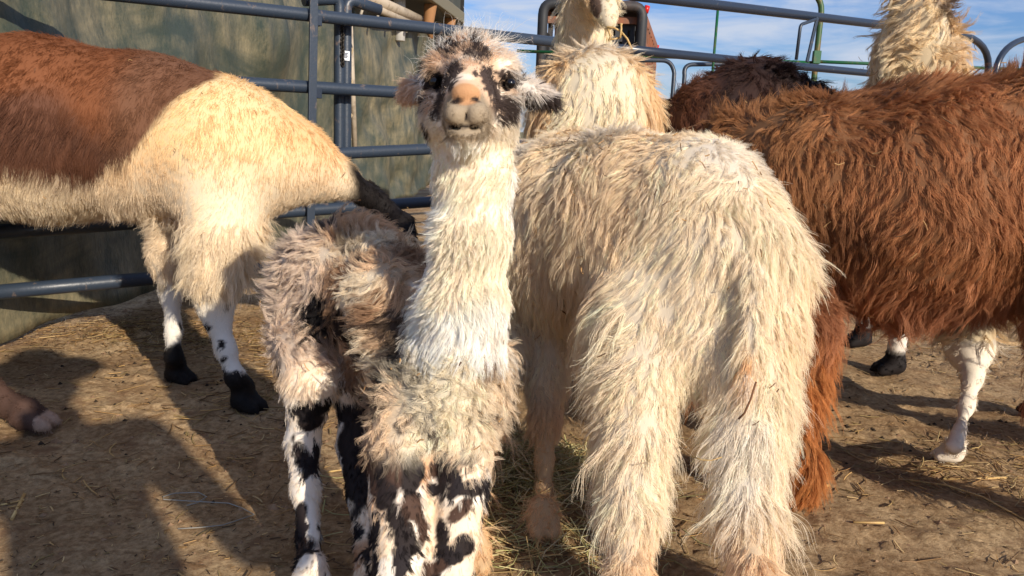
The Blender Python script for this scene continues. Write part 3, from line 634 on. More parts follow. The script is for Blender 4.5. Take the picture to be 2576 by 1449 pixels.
# ------------------------------------------------------------------ spotted cria in front
def build_cria():
    b = Body(.0045)
    nk = [(1190, 320, 1.17, 112), (1190, 430, 1.17, 114), (1182, 600, 1.18, 114), (1170, 760, 1.19, 120), (1164, 860, 1.20, 130)]
    b.chain(nk, .016, .03)
    b.chain([(1150, 930, 1.24, 142), (1130, 1010, 1.23, 145), (1105, 1060, 1.22, 130)], .022, .04)
    b.chain([(1100, 900, 1.29, 150), (1000, 770, 1.38, 170), (885, 700, 1.48, 168), (815, 690, 1.52, 140)], .026, .05)
    b.chain([(790, 720, 1.52, 118), (775, 860, 1.47, 92), (778, 960, 1.45, 78), (772, 1035, 1.46, 55), (762, 1110, 1.47, 50), (768, 1230, 1.44, 42), (776, 1350, 1.40, 36), (780, 1430, 1.385, 36)], .008, .02)
    b.chain([(930, 850, 1.45, 80), (895, 1000, 1.50, 55), (893, 1120, 1.50, 52), (908, 1250, 1.46, 42), (925, 1380, 1.42, 38), (932, 1440, 1.40, 38)], .008, .02)
    b.chain([(1020, 1020, 1.22, 100), (1006, 1150, 1.20, 90), (1006, 1260, 1.18, 84), (1009, 1370, 1.16, 78), (1008, 1450, 1.15, 76), (1005, 1540, 1.14, 48), (1003, 1620, 1.13, 44)], .008, .02)
    b.chain([(1160, 1020, 1.22, 95), (1168, 1130, 1.21, 80), (1160, 1240, 1.195, 74), (1148, 1350, 1.18, 66), (1138, 1449, 1.17, 58), (1134, 1540, 1.16, 42), (1132, 1620, 1.15, 40)], .008, .02)
    for x, y, r, a in ((782, 1500, .026, W(780, 1430, 1.385)), (938, 1490, .026, W(932, 1440, 1.40)), (1003, 1700, .030, W(1003, 1620, 1.13)), (1130, 1690, .028, W(1132, 1620, 1.15))):
        g = G(x, y); g[2] = r*2.2; b.cone(a, g, r*.95, r*.95, .02); b.foot(g, (.25, -1), r)
    # head
    def E(x, y, d, rx, ry, rz, k=.02): b.ell(W(x, y, d), (R(rx, 1.1), ry, R(rz, 1.1)), k)
    E(1182, 190, 1.165, 104, .070, 102)
    E(1110, 172, 1.125, 44, .030, 36); E(1262, 174, 1.125, 44, .030, 36)
    E(1122, 325, 1.155, 50, .045, 55); E(1250, 325, 1.155, 52, .045, 55)
    E(1114, 262, 1.145, 48, .045, 60); E(1250, 264, 1.145, 48, .045, 60)
    b.chain([(1182, 190, 1.10, 66), (1176, 250, 1.055, 58), (1173, 285, 1.035, 56)], 0, .02)
    b.chain([(1180, 165, 1.10, 46), (1175, 205, 1.050, 38), (1172, 226, 1.022, 33)], 0, .015)
    E(1172, 234, 1.010, 37, .017, 26, .008)
    E(1147, 287, 1.008, 30, .020, 33, .004); E(1197, 287, 1.008, 30, .020, 33, .004)
    E(1172, 332, 1.022, 42, .024, 21, .006)
    b.chain([(1172, 325, 1.045, 42), (1180, 330, 1.12, 68)], 0, .02)
    b.chain([(1130, 300, 1.08, 46), (1120, 290, 1.13, 52)], 0, .02); b.chain([(1222, 300, 1.08, 46), (1238, 290, 1.13, 52)], 0, .02)
    # nostrils, lip groove, mouth
    b.cut(W(1146, 252, .992), (.0110, .011, .0046), .003, rotm(35)); b.cut(W(1200, 249, .992), (.0100, .011, .0038), .003, rotm(-20))
    b.cut(W(1172, 295, .985), (.0026, .014, .024), .004)
    b.cut(W(1172, 318, .990), (.009, .012, .0030), .003); b.cut(W(1140, 319, 1.006), (.017, .016, .0026), .003, rotm(18)); b.cut(W(1204, 319, 1.006), (.017, .016, .0026), .003, rotm(-18))
    b.cut(W(1094, 207, 1.096), (.0125, .014, .0095), .008); b.cut(W(1283, 211, 1.096), (.0125, .014, .0095), .008)
    # ears
    for a, m1, c in (((1085, 215, 1.18), (1040, 228, 1.19), (1018, 240, 1.20)), ((1296, 215, 1.17), (1345, 238, 1.165), (1388, 255, 1.16))):
        b.cone(W(*a), W(*m1), .014, .016, .01); b.cone(W(*m1), W(*c), .016, .010, .006)
    return b.mesh()
def rotm(deg):
    a = math.radians(deg); return np.array([[math.cos(a), 0, math.sin(a)], [0, 1, 0], [-math.sin(a), 0, math.cos(a)]])
CR = build_cria()
HC = W(1182, 200, 1.12)                     # centre of the head
def HX(px, py, d=1.1):                      # head-local lateral / vertical place of a facial mark
    p = W(px, py, d); return p
def fm(zx, zy, rx, rz, d=1.08, rot=0):      # facial mark: place and half sizes measured on the face
    px, py = 958.3+zx*.26456, 25.6+zy*.26456
    return (W(px, py, d), (1.08*rx*.26456*d/FPX, 1.08*rz*.26456*d/FPX), math.radians(rot))
FACE = [fm(690, 610, 80, 120, 1.05, 15), fm(660, 720, 55, 70, 1.04), fm(580, 850, 66, 130, 1.07, 10), fm(560, 970, 60, 64, 1.08), fm(500, 650, 105, 100, 1.1), fm(430, 480, 75, 55, 1.12, -20), fm(570, 395, 130, 44, 1.12, 20),
        fm(690, 335, 110, 38, 1.12, 25), fm(890, 370, 66, 110, 1.10, -15), fm(965, 455, 62, 96, 1.09, -35), fm(840, 440, 44, 50, 1.1), fm(1000, 235, 130, 44, 1.14, 25), fm(1010, 600, 50, 90, 1.07, -20), fm(1055, 720, 65, 110, 1.06, -20),
        fm(1100, 860, 60, 110, 1.07, -15), fm(1090, 960, 60, 90, 1.08), fm(1215, 920, 90, 110, 1.11, -10), fm(1150, 1010, 90, 55, 1.1), fm(1135, 610, 45, 36, 1.1), fm(905, 605, 22, 36, 1.05, -20), fm(430, 1180, 34, 130, 1.13),
        fm(1285, 640, 60, 70, 1.12), fm(1560, 880, 170, 100, 1.165, 8), fm(1640, 880, 110, 110, 1.165), fm(430, 830, 50, 90, 1.14), fm(760, 560, 60, 35, 1.06, 30)]
def face_mask(p):
    out = np.zeros(len(p)); nzz = .26*sn(p, 150)+.18*sn(p, 420, 1)
    for c, (rx, rz), a in FACE:
        dx, dz = p[:, 0]-c[0], p[:, 2]-c[2]; u = dx*math.cos(a)-dz*math.sin(a); v = dx*math.sin(a)+dz*math.cos(a)
        q = np.sqrt((u/rx)**2+(v/rz)**2); out = np.maximum(out, 1-sm(.85, 1.12, q+nzz))
    return out*(p[:, 1] < c0y+.085)
c0y = HC[1]
def sp(px, py, d, rx, ry, rd=.05): return (W(px, py, d), np.array([R(rx, d), rd, R(ry, d)]))
SPOTS = [sp(800, 765, 1.40, 34, 66, .06), sp(822, 800, 1.42, 22, 50, .06), sp(775, 860, 1.38, 18, 16), sp(775, 1030, 1.42, 62, 26, .07), sp(790, 1060, 1.44, 40, 36), sp(745, 1130, 1.43, 30, 48), sp(735, 1100, 1.43, 22, 40), sp(760, 1205, 1.4, 12, 14), sp(800, 1195, 1.4, 10, 22),
         sp(752, 1330, 1.38, 17, 62), sp(765, 1385, 1.37, 30, 22), sp(770, 1430, 1.37, 34, 14), sp(800, 1300, 1.38, 9, 30), sp(700, 895, 1.44, 14, 40),
         sp(890, 1020, 1.48, 52, 60, .08), sp(893, 1130, 1.49, 62, 110, .08), sp(905, 1225, 1.46, 48, 60, .08), sp(885, 960, 1.46, 34, 40), sp(935, 1310, 1.41, 14, 26), sp(938, 1370, 1.40, 16, 32), sp(925, 1425, 1.40, 13, 16),
         sp(1042, 1205, 1.14, 34, 62), sp(968, 1250, 1.13, 34, 50), sp(985, 1300, 1.12, 26, 40), sp(1050, 1292, 1.12, 28, 12), sp(1018, 1365, 1.10, 46, 34), sp(1000, 1345, 1.10, 34, 20), sp(1022, 1412, 1.09, 36, 22), sp(960, 1180, 1.14, 16, 24),
         sp(1140, 1195, 1.15, 22, 34), sp(1112, 1170, 1.15, 26, 44), sp(1105, 1215, 1.16, 20, 56), sp(1168, 1248, 1.13, 52, 20), sp(1130, 1262, 1.13, 20, 18), sp(1105, 1350, 1.13, 24, 28), sp(1160, 1385, 1.12, 24, 24), sp(1220, 1225, 1.15, 10, 14), sp(1135, 1430, 1.12, 16, 10), sp(1060, 1140, 1.15, 60, 16), sp(955, 1120, 1.16, 40, 18)]
def cria_zone(p):
    """masks: head, neck, leg"""
    zc = p[:, 2]; neckz = sm(W(1160, 935, 1.1)[2]-.006, W(1160, 935, 1.1)[2]+.012, zc+.008*sn(p, 60)); front = 1-sm(1.245, 1.275, p[:, 1]+.0*zc)
    neck = neckz*front*sm(W(1015, 700, 1.2)[0]-.004, W(1030, 700, 1.2)[0], p[:, 0]+(p[:, 2]-.5)*.07)
    head = sm(W(1180, 352, 1.1)[2], W(1180, 335, 1.1)[2], zc)
    leg = 1-sm(W(1100, 1170, 1.2)[2], W(1100, 1090, 1.2)[2], zc+.0*p[:, 0]); leg = np.maximum(leg, (1-sm(W(780, 960, 1.45)[2], W(780, 860, 1.45)[2], zc))*(p[:, 0] < W(870, 900, 1.45)[0]))
    leg = np.maximum(leg, 1-sm(W(890, 1010, 1.45)[2], W(890, 950, 1.45)[2], zc)*1.0)*(1-0*zc)
    return head, neck, leg
NOSE = W(1172, 236, 1.0)
def cria_col(p, n):
    head, neck, leg = cria_zone(p); N_ = len(p)
    m1, m2 = sn(p, 22), sn(p, 38, 1)
    c = full(N_, lin(214, 182, 148)); c = mixc(c, full(N_, lin(238, 222, 196)), sm(.0, .6, m1)); c = mixc(c, full(N_, lin(142, 108, 82)), sm(.2, .8, m2)*.85)
    c = mixc(c, full(N_, lin(52, 38, 32)), sm(.50, .70, sn(p, 26, 2)+.1*m2)*(1-.9*sm(.58, .62, p[:, 2])))
    rump = (1-sm(W(800, 700, 1.45)[0]-.0, W(870, 700, 1.45)[0], p[:, 0]))*sm(.2, .35, p[:, 2]); c = mixc(c, full(N_, lin(232, 212, 192)), rump*.85)
    top = sm(.60, .66, p[:, 2])*(p[:, 1] > 1.3); c = mixc(c, full(N_, lin(206, 164, 124)), top*.5)
    chest = np.exp(-((p[:, 0]-W(1140, 1000, 1.2)[0])/.09)**2)*(p[:, 1] < 1.22); c = mixc(c, full(N_, lin(250, 238, 212)), chest*.9)
    drk = blobs(p, [sp(990, 820, 1.22, 60, 34, .12), sp(960, 800, 1.3, 60, 20, .1), sp(1280, 990, 1.16, 26, 40), sp(960, 1000, 1.2, 24, 44), sp(1250, 870, 1.14, 24, 16), sp(1000, 1080, 1.15, 34, 22), sp(1080, 1110, 1.13, 24, 14), sp(985, 880, 1.2, 44, 26, .1), sp(900, 900, 1.36, 34, 24, .1), sp(870, 800, 1.38, 26, 30, .1), sp(940, 640, 1.4, 40, 14, .1), sp(820, 560, 1.46, 36, 16, .1), sp(1220, 1060, 1.14, 26, 14)], .3, 50); c = mixc(c, full(N_, lin(58, 44, 40)), drk*.85)
    legc = mixc(full(N_, lin(236, 214, 186)), full(N_, lin(206, 160, 120)), sm(-.2, .5, m1)); legc = mixc(legc, full(N_, lin(240, 230, 216)), sm(.2, .7, m2)*.8)
    legc = mixc(legc, full(N_, lin(236, 228, 216)), (1-sm(.16, .34, p[:, 2]+.04*m1))*(p[:, 0] < W(870, 1200, 1.4)[0])*.7)
    legc = mixc(legc, full(N_, lin(74, 54, 44)), sm(.50, .66, sn(p, 44, 1))*(p[:, 1] < 1.3)); legc = mixc(legc, full(N_, lin(36, 28, 27)), blobs(p, SPOTS, .34, 60))
    sm_sp = sm(.72, .84, sn(p, 95, 2))*(p[:, 2] < .34); legc = mixc(legc, full(N_, lin(34, 28, 30)), sm_sp)
    c = mixc(c, legc, leg); spx = blobs(p, SPOTS[:4], .2, 75); c = mixc(c, full(N_, lin(24, 20, 22)), spx)
    nk = mixc(full(N_, lin(255, 249, 238)), full(N_, lin(252, 234, 206)), sm(.0, .9, sn(p*[1, 1, .6], 26))*.7)
    nk = mixc(nk, full(N_, lin(150, 128, 112)), sm(.0, .5, sn(p, 60, 1))*(p[:, 0] > W(1200, 900, 1.15)[0])*(1-sm(W(1250, 880, 1.15)[2], W(1250, 810, 1.15)[2], p[:, 2])))
    c = mixc(c, nk, np.maximum(neck, (p[:, 1] < 1.3)*sm(.62, .66, p[:, 2])))
    # head
    fc = mixc(full(N_, lin(214, 182, 152)), full(N_, lin(234, 214, 192)), sm(.0, .8, sn(p, 70, 1)))
    side = sm(.048, .062, np.abs(p[:, 0]-HC[0])); fc = mixc(fc, full(N_, lin(226, 220, 212)), side*.8)
    crown = sm(HC[2]+.052, HC[2]+.068, p[:, 2]); fc = mixc(fc, full(N_, lin(236, 226, 210)), crown)
    muz = (1-sm(.031, .040, np.hypot(p[:, 0]-NOSE[0], (p[:, 2]-W(1172, 300, 1.02)[2])*.9)))*(p[:, 1] < c0y-.05); fc = mixc(fc, full(N_, lin(154, 138, 116)), muz)
    lowc = 1-sm(W(1172, 300, 1.1)[2], W(1172, 275, 1.1)[2], p[:, 2]); fc = mixc(fc, full(N_, lin(240, 228, 208)), lowc*(1-muz))
    fc = mixc(fc, full(N_, lin(60, 48, 44)), .98*face_mask(p)*(1-muz*.9))
    c = mixc(c, fc, head)
    ear = (p[:, 0] < W(1060, 230, 1.19)[0]).astype(float)*head; c = mixc(c, full(N_, lin(226, 196, 170)), ear)
    return c
def near_line(p, a, b_, r):
    ab = b_-a; t = np.clip(((p-a) @ ab)/(ab @ ab), 0, 1); return np.linalg.norm(p-a-t[:, None]*ab, axis=1) < r
def nose_m(p):
    """bare nose leather"""
    q = (p-W(1172, 236, .995))/np.array([.0220, .030, .0155]); return (1-sm(.8, 1.05, np.sqrt((q**2).sum(1))))
def cria_skin(p, n):
    c = cria_col(p, n); N_ = len(p); nm = nose_m(p); c = mixc(c, full(N_, lin(188, 142, 102)), nm)
    dk = np.zeros(N_)
    for cc, r in ((W(1146, 252, .992), (.0110, .014, .0055)), (W(1200, 249, .992), (.0100, .014, .0045)), (W(1172, 318, .992), (.016, .016, .0042)), (W(1140, 319, 1.006), (.016, .016, .0030)), (W(1204, 319, 1.006), (.016, .016, .0030)), (W(1172, 297, .990), (.0018, .014, .018)), (W(1094, 206, 1.1), (.015, .020, .0125)), (W(1283, 210, 1.1), (.015, .020, .0125))):
        dk = np.maximum(dk, 1-sm(.8, 1.1, np.sqrt((((p-cc)/np.array(r))**2).sum(1))))
    return mixc(c, full(N_, lin(30, 20, 18)), dk)
cria = animal('baby_llama', 'spotted woolly baby llama with white neck and orange nose staring at the camera', 'baby llama', G(960, 1560))
eyes(cria, [W(1094, 206, 1.104), W(1283, 210, 1.104)], .0080)
def cria_flow(p, n):
    head, neck, leg = cria_zone(p); t = full(len(p), [0, 0, -1.0])+.25*np.array([-.4, .9, 0])*(1-leg)[:, None]*(1-neck)[:, None]
    t += 1.1*snv(p, 30)*((1-head)*(1-neck)*(1-leg))[:, None]+.35*snv(p, 26)*neck[:, None]
    up = norm(p-(NOSE+np.array([0, .02, -.02])))+np.array([0, .9, 0])-np.array([0, 0, 1.1])*sm(.03, .06, np.abs(p[:, 0]-HC[0]))[:, None]-np.array([0, 0, .9])*sm(.02, .05, p[:, 2]-HC[2])[:, None]; return mixc(t, up+.12*snv(p, 60), head)
def cria_dens(c, n):
    return (1-nose_m(c))*(1-np.maximum(1-sm(.0085, .0115, np.linalg.norm(c-W(1094, 208, 1.1), axis=1)), 1-sm(.0085, .0115, np.linalg.norm(c-W(1283, 212, 1.1), axis=1))))
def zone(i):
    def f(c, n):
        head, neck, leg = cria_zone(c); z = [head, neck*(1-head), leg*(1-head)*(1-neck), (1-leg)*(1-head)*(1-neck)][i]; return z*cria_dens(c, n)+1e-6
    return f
CR.build('body', cria, lambda p, n: cria_skin(p, n)*(1-.35*zone(3)(p, n)-.2*zone(1)(p, n))[:, None])  # skin dimmed below neck and body fleece: shade under the wool, painted in
def face_len(p, n):
    d = np.linalg.norm(p-NOSE, axis=1); L_ = .0048+.008*sm(.03, .075, d)+.008*sm(.085, .13, d)+.003*(p[:, 2] > HC[2]+.045); return L_
fur(CR, 'face_hair', cria, 13000, 6, face_len, cria_col, cria_flow, lift=.20, droop=.2, wander=.2, wfreq=50, clump=.45, lock_r=.0032, rad=.00026, frizz=.0008, K=6, seed=2, dens=zone(0), jit=.08)
fur(CR, 'crown_wisps', cria, 190, 4, lambda p, n: .022+.022*np.exp(-((p[:, 0]-W(1240, 90, 1.15)[0])/.02)**2), lambda p, n: full(len(p), lin(236, 230, 220)), lambda p, n: norm(p-HC)+.4*snv(p, 30), lift=.9, droop=.25, wander=1.0, wfreq=30, clump=.1, lock_r=.004, rad=.00022, frizz=.010, K=9, seed=3,
    dens=lambda c, n: sm(HC[2]+.01, HC[2]+.05, c[:, 2])*sm(.0, .02, c[:, 1]-c0y+.03)+.25*(np.abs(c[:, 0]-HC[0]) > .055)*(c[:, 2] > HC[2]-.06)*(c[:, 1] > c0y-.02)+1e-7)
_e1, _e2 = W(1094, 206, 1.106), W(1283, 210, 1.106)
def lash_d(c, n):
    o_ = np.zeros(len(c))
    for e in (_e1, _e2):
        d = np.linalg.norm(c-e, axis=1); o_ = np.maximum(o_, (d > .0085)*(d < .0135)*(c[:, 2] > e[2]+.002)*(c[:, 1] < e[1]+.002))
    return o_+1e-9
fur(CR, 'eyelashes', cria, 90, 2, lambda p, n: .010+0*p[:, 0], lambda p, n: full(len(p), lin(30, 24, 24)), lambda p, n: full(len(p), [0, -1, -.5])+.3*snv(p, 90), lift=.7, droop=.5, wander=.3, clump=.2, lock_r=.0008, rad=.00022, frizz=.0006, K=6, seed=8, dens=lash_d)
fur(CR, 'neck_fleece', cria, 8200, 10, lambda p, n: .025-.012*sm(W(1190, 440, 1.15)[2], W(1190, 350, 1.15)[2], p[:, 2])+.005*sn(p, 20)+.012*(1-sm(W(1160, 900, 1.15)[2], W(1160, 780, 1.15)[2], p[:, 2])), cria_col, cria_flow, lift=.12, droop=.5, wander=.5, wfreq=30, curl=.0024, cfreq=130, clump=.78, lock_r=.0048, rad=.00030, frizz=.0013, seed=4, dens=zone(1))
fur(CR, 'body_fleece', cria, 5600, 13, lambda p, n: .034+.006*sn(p, 18)-.010*(p[:, 1] < 1.22)-.008*(p[:, 0] < W(830, 700, 1.5)[0]), cria_col, cria_flow, lift=.36, droop=.5, wander=1.2, wfreq=26, curl=.0055, cfreq=110, clump=.85, lock_r=.008, rad=.00034, frizz=.002, K=10, seed=5, dens=zone(3), jit=.12)
fur(CR, 'leg_hair', cria, 9000, 7, lambda p, n: .015+.006*sm(.2, .4, p[:, 2]), cria_col, cria_flow, lift=.20, droop=.25, wander=.3, wfreq=40, clump=.5, lock_r=.004, rad=.00032, frizz=.001, K=6, seed=6, dens=zone(2))

# ------------------------------------------------------------------ long haired cream alpaca, rear view
def build_alpaca():
    b = Body(.009)
    b.chain([(1745, 530, 1.56, 210), (1600, 565, 1.70, 258), (1450, 590, 1.88, 272), (1350, 600, 2.0, 240)], .035, .05); b.chain([(1760, 700, 1.52, 215), (1745, 860, 1.47, 170)], .03, .06)
    b.chain([(1745, 530, 1.55, 205), (1862, 650, 1.48, 175)], .03, .06)
    b.chain([(1350, 530, 2.02, 130), (1250, 720, 2.14, 80), (1180, 900, 2.07, 62), (1150, 1000, 1.97, 55)], .02)
    b.chain([(1150, 990, 1.97, 55), (1165, 1070, 1.86, 34)], .0)
    b.chain([(1620, 640, 1.60, 180), (1612, 800, 1.53, 158), (1602, 960, 1.45, 134), (1592, 1120, 1.40, 116), (1586, 1280, 1.35, 102), (1582, 1400, 1.31, 84)], .026, .045)
    b.chain([(1875, 680, 1.50, 176), (1885, 820, 1.455, 152), (1875, 970, 1.41, 128), (1868, 1120, 1.37, 112), (1876, 1280, 1.325, 102), (1888, 1400, 1.29, 82)], .026, .045)
    for x, y, a in ((1580, 1530, W(1578, 1420, 1.285)), (1897, 1545, W(1895, 1420, 1.265))):
        g = G(x, y); g[2] = .07; b.cone(a, g, .03, .028, .02); b.foot(g, (-.45, 1), .032)
    b.chain([(1375, 850, 1.9, 85), (1372, 1050, 1.80, 42), (1370, 1160, 1.76, 28), (1368, 1240, 1.735, 27), (1366, 1270, 1.725, 33)], .008)
    g = G(1366, 1335); g[2] = .05; b.cone(W(1366, 1270, 1.725), g, .022, .022, .015); b.foot(g, (.05, -1), .028)
    b.chain([(1260, 850, 1.85, 75), (1215, 1050, 1.68, 36), (1205, 1250, 1.62, 22), (1200, 1350, 1.60, 22)], .006)
    g = G(1192, 1420); g[2] = .05; b.cone(W(1200, 1350, 1.60), g, .02, .02, .02); b.foot(g, (.1, -1), .026)
    b.chain([(1860, 560, 1.44, 40), (1895, 700, 1.37, 44), (1888, 850, 1.33, 40), (1875, 960, 1.31, 28)], .010, .02)
    for x in (1135, 1175): b.cone(W(x, 950, 1.98), W(x-10, 915, 2.03), .012, .008, .01)
    return b.mesh()
AL = build_alpaca()
alp = animal('alpaca', 'long haired cream alpaca seen from the rear with head down in the hay', 'alpaca', G(1560, 1400))
def alp_col(p, n):
    N_ = len(p); c = mixc(full(N_, lin(250, 233, 206)), full(N_, lin(246, 223, 190)), sm(-.3, 1, sn(p*[1, 1, .6], 9)))
    c = mixc(c, full(N_, lin(232, 224, 212)), sm(.70, .80, p[:, 2])*.7*sm(-.4, .5, sn(p, 12, 1)))
    low = 1-sm(.05, .26, p[:, 2]+.06*sn(p, 9, 2)); c = mixc(c, full(N_, lin(230, 182, 124)), low*.7)
    tail = blobs(p, [(W(1880, 920, 1.25), np.array([.06, .07, .12]))], .2, 20); c = mixc(c, full(N_, lin(216, 160, 92)), tail*.75)
    rl = blobs(p, [(W(1870, 1050, 1.27), np.array([.08, .07, .16]))], .3, 14); c = mixc(c, full(N_, lin(246, 236, 220)), rl*.8)
    st_ = blobs(p, [(W(1790, 1400, 1.25), np.array([.04, .08, .09])), (W(1830, 1290, 1.22), np.array([.04, .05, .05]))], .4, 30); return mixc(c, full(N_, lin(196, 150, 100)), st_*.7)
AL.build('body', alp, lambda p, n: alp_col(p, n)*.62)  # dark skin tone, with the shade between locks put into the colour
AAX = norm((W(1350, 545, 2.0)-W(1745, 520, 1.52))*[1, 1, 0])
HOOF_A = [G(1366, 1335), G(1192, 1420)]
def alp_len(p, n):
    L_ = .062+.018*sn(p, 7); L_ = L_-.018*(1-sm(.10, .35, p[:, 2]))-.025*sm(.70, .80, p[:, 2]); bare = near_line(p, W(1370, 1150, 1.76), HOOF_A[0], .07) | near_line(p, W(1208, 1150, 1.65), HOOF_A[1], .07)
    bare = bare | (p[:, 1] > 1.95)*(p[:, 2] < .2); L_ = np.where(bare, .008, L_); return np.where(p[:, 2] < .07, .012, np.minimum(L_, np.maximum(p[:, 2]*.75, .015)))
def alp_flow(p, n): return full(len(p), [0, 0, -1.0])-.18*AAX+.16*snv(p, 14)+.9*np.clip(n[:, 2:3], 0, 1)*snv(p, 22)
fur(AL, 'fleece', alp, 23000, 12, alp_len, alp_col, alp_flow, lift=.09, droop=1.1, wander=.42, wfreq=20, curl=.0042, cfreq=80, clump=.64, lock_r=.0066, rad=.00034, frizz=.0020, K=11, seed=11, jit=.07,
    dens=lambda c, n: (1-.55*sm(1.8, 2.0, c[:, 1]))*(1+.8*sm(.66, .76, c[:, 2])))
fur(AL, 'leg_curtain', alp, 2200, 8, lambda p, n: np.minimum(.11+.03*sn(p, 9), np.maximum(p[:, 2]*.8, .02)), alp_col, alp_flow, lift=.10, droop=2.0, wander=.6, wfreq=16, curl=.006, cfreq=50, clump=.7, lock_r=.008, rad=.00036, frizz=.005, K=12, seed=12,
    dens=lambda c, n: (c[:, 2] < .5)*(c[:, 1] < 1.62)*1.0+(c[:, 2] < .5)*(c[:, 2] > .33)*.6+1e-7)

# ------------------------------------------------------------------ brown and cream llama on the left
def build_llama():
    b = Body(.010)
    b.chain([(-260, 310, 2.25, 215), (100, 325, 2.32, 250), (380, 345, 2.34, 225), (560, 385, 2.30, 215)], .035, .05)
    b.chain([(560, 385, 2.30, 205), (680, 400, 2.30, 150), (760, 415, 2.32, 108), (850, 448, 2.36, 66), (920, 488, 2.42, 44)], .025, .04)
    b.chain([(920, 492, 2.42, 32), (975, 530, 2.46, 26), (1010, 570, 2.44, 30)], .006, .03); b.chain([(1010, 565, 2.44, 34), (1030, 640, 2.38, 24)], .0, .02)
    b.chain([(560, 500, 2.24, 130), (560, 600, 2.21, 92), (545, 690, 2.20, 74), (542, 770, 2.20, 50), (548, 810, 2.195, 36), (568, 880, 2.185, 32), (592, 950, 2.175, 29)], .010)
    g = G(614, 1035); g[2] = .075; b.cone(W(592, 950, 2.175), g, .030, .030, .02); b.foot(g, (.9, -.35), .033)
    b.chain([(450, 520, 2.42, 90), (430, 640, 2.40, 60), (430, 740, 2.40, 30), (436, 830, 2.39, 24), (438, 900, 2.385, 25)], .008)
    g = G(445, 965); g[2] = .07; b.cone(W(438, 900, 2.385), g, .028, .028, .02); b.foot(g, (.9, -.3), .031)
    b.chain([(-260, 480, 2.15, 130), (-250, 640, 2.12, 85), (-270, 800, 2.1, 40), (-70, 930, 2.06, 36), (25, 1020, 2.04, 33)], .006)
    g = G(70, 1082); g[2] = .055; b.cone(W(25, 1020, 2.04), g, .030, .032, .02); b.foot(g, (1, .0), .036)
    b.chain([(-330, 480, 2.4, 110), (-340, 640, 2.4, 60), (-380, 780, 2.4, 30), (-330, 900, 2.4, 25)], .006); g = G(-320, 985); g[2] = .06; b.cone(W(-330, 900, 2.4), g, .026, .03, .02); b.foot(g, (1, .1), .036)
    b.cone(W(965, 500, 2.44), W(930, 455, 2.48), .018, .008, .01)
    return b.mesh()
LL = build_llama()
lla = animal('llama', 'large llama with a chestnut back and cream shoulder at the left rails', 'llama', G(540, 1010))
_pb = [W(x, y, 2.06) for x, y in ((555, 160), (430, 235), (350, 330), (240, 400), (170, 470), (120, 560))]
def lla_col(p, n):
    N_ = len(p); s_ = (p-W(350, 330, 2.1)); a, b_ = W(560, 150, 2.15), W(170, 480, 2.1); ab = (b_-a)[[0, 2]]; ab = ab/np.linalg.norm(ab); nr = np.array([ab[1], -ab[0]])
    dd = (p[:, [0, 2]]-a[[0, 2]]) @ nr; q = (p[:, [0, 2]]-a[[0, 2]]) @ ab
    sd_ = 1.0 if ((W(100, 200, 2.1)-a)[[0, 2]] @ nr) > 0 else -1.0
    br = sm(-.012, .012, dd*sd_+.03*np.sin(q*6.5)+.010*sn(p, 22)); br = br*sm(W(100, 500, 2.1)[2], W(100, 440, 2.1)[2], p[:, 2]+.02*sn(p, 14))
    br = np.maximum(br, (p[:, 2] > 1.03)*(p[:, 0] < W(548, 150, 2.3)[0]))
    cream = mixc(full(N_, lin(236, 206, 156)), full(N_, lin(228, 190, 138)), sm(-.2, .9, sn(p, 8))); cream = mixc(cream, full(N_, lin(238, 226, 204)), (1-sm(.58, .78, p[:, 2]))*.7)
    brn = mixc(full(N_, lin(130, 80, 50)), full(N_, lin(102, 66, 48)), sm(-.2, .7, sn(p, 7, 1))); brn = mixc(brn, full(N_, lin(112, 84, 66)), sm(W(230, 300, 2.1)[0], W(330, 300, 2.1)[0], p[:, 0])*.6)
    brn = mixc(brn, full(N_, lin(48, 30, 26)), sm(1.06, 1.12, p[:, 2]+.02*sn(p, 16))*.8)
    c = mixc(cream, brn, br)
    leg = 1-sm(.26, .36, p[:, 2]); lc = mixc(full(N_, lin(232, 226, 214)), full(N_, lin(34, 28, 28)), sm(.95, 1.1, sn(p, 85, 2))); c = mixc(c, lc, leg)
    c = mixc(c, full(N_, lin(24, 20, 20)), 1-sm(.100, .120, p[:, 2]+.015*sn(p, 40)))
    hind = (p[:, 0] < W(190, 1000, 2.07)[0])*(p[:, 2] < .44); c = mixc(c, full(N_, lin(84, 62, 52)), hind*1.0); c = mixc(c, full(N_, lin(178, 150, 130)), hind*(p[:, 0] > W(92, 1080, 2.0)[0]))
    return mixc(c, full(N_, lin(20, 14, 13)), sm(W(880, 500, 2.4)[0], W(915, 500, 2.4)[0], p[:, 0]+.02*sn(p, 30)))
LL.build('body', lla, lambda p, n: lla_col(p, n)*.85)  # skin slightly darker than the coat, painted shade under the hair
def lla_len(p, n):
    bl = sm(.42, .52, p[:, 2]); L_ = np.where(p[:, 2] > .34, .024, .008)+.006*(1-bl)*(p[:, 2] > .34)+.012*(p[:, 2] < .50)*(p[:, 2] > .3)*(p[:, 0] > W(380, 600, 2.2)[0]); L_ = np.where(p[:, 0] > W(880, 500, 2.4)[0], .015, L_)
    L_ = L_+.02*(p[:, 0] < W(330, 300, 2.1)[0])*(p[:, 2] > .5)*(p[:, 2] < .85); return np.where((p[:, 0] < W(190, 1000, 2.07)[0])*(p[:, 2] < .42), .01, L_)
fur(LL, 'coat', lla, 24000, 7, lla_len, lla_col, lambda p, n: full(len(p), [-.25, .05, -1.0])+.12*snv(p, 16), lift=.22, droop=.3, wander=.3, wfreq=20, clump=.12, lock_r=.011, rad=.00050, frizz=.0025, K=6, seed=21, jit=.02)
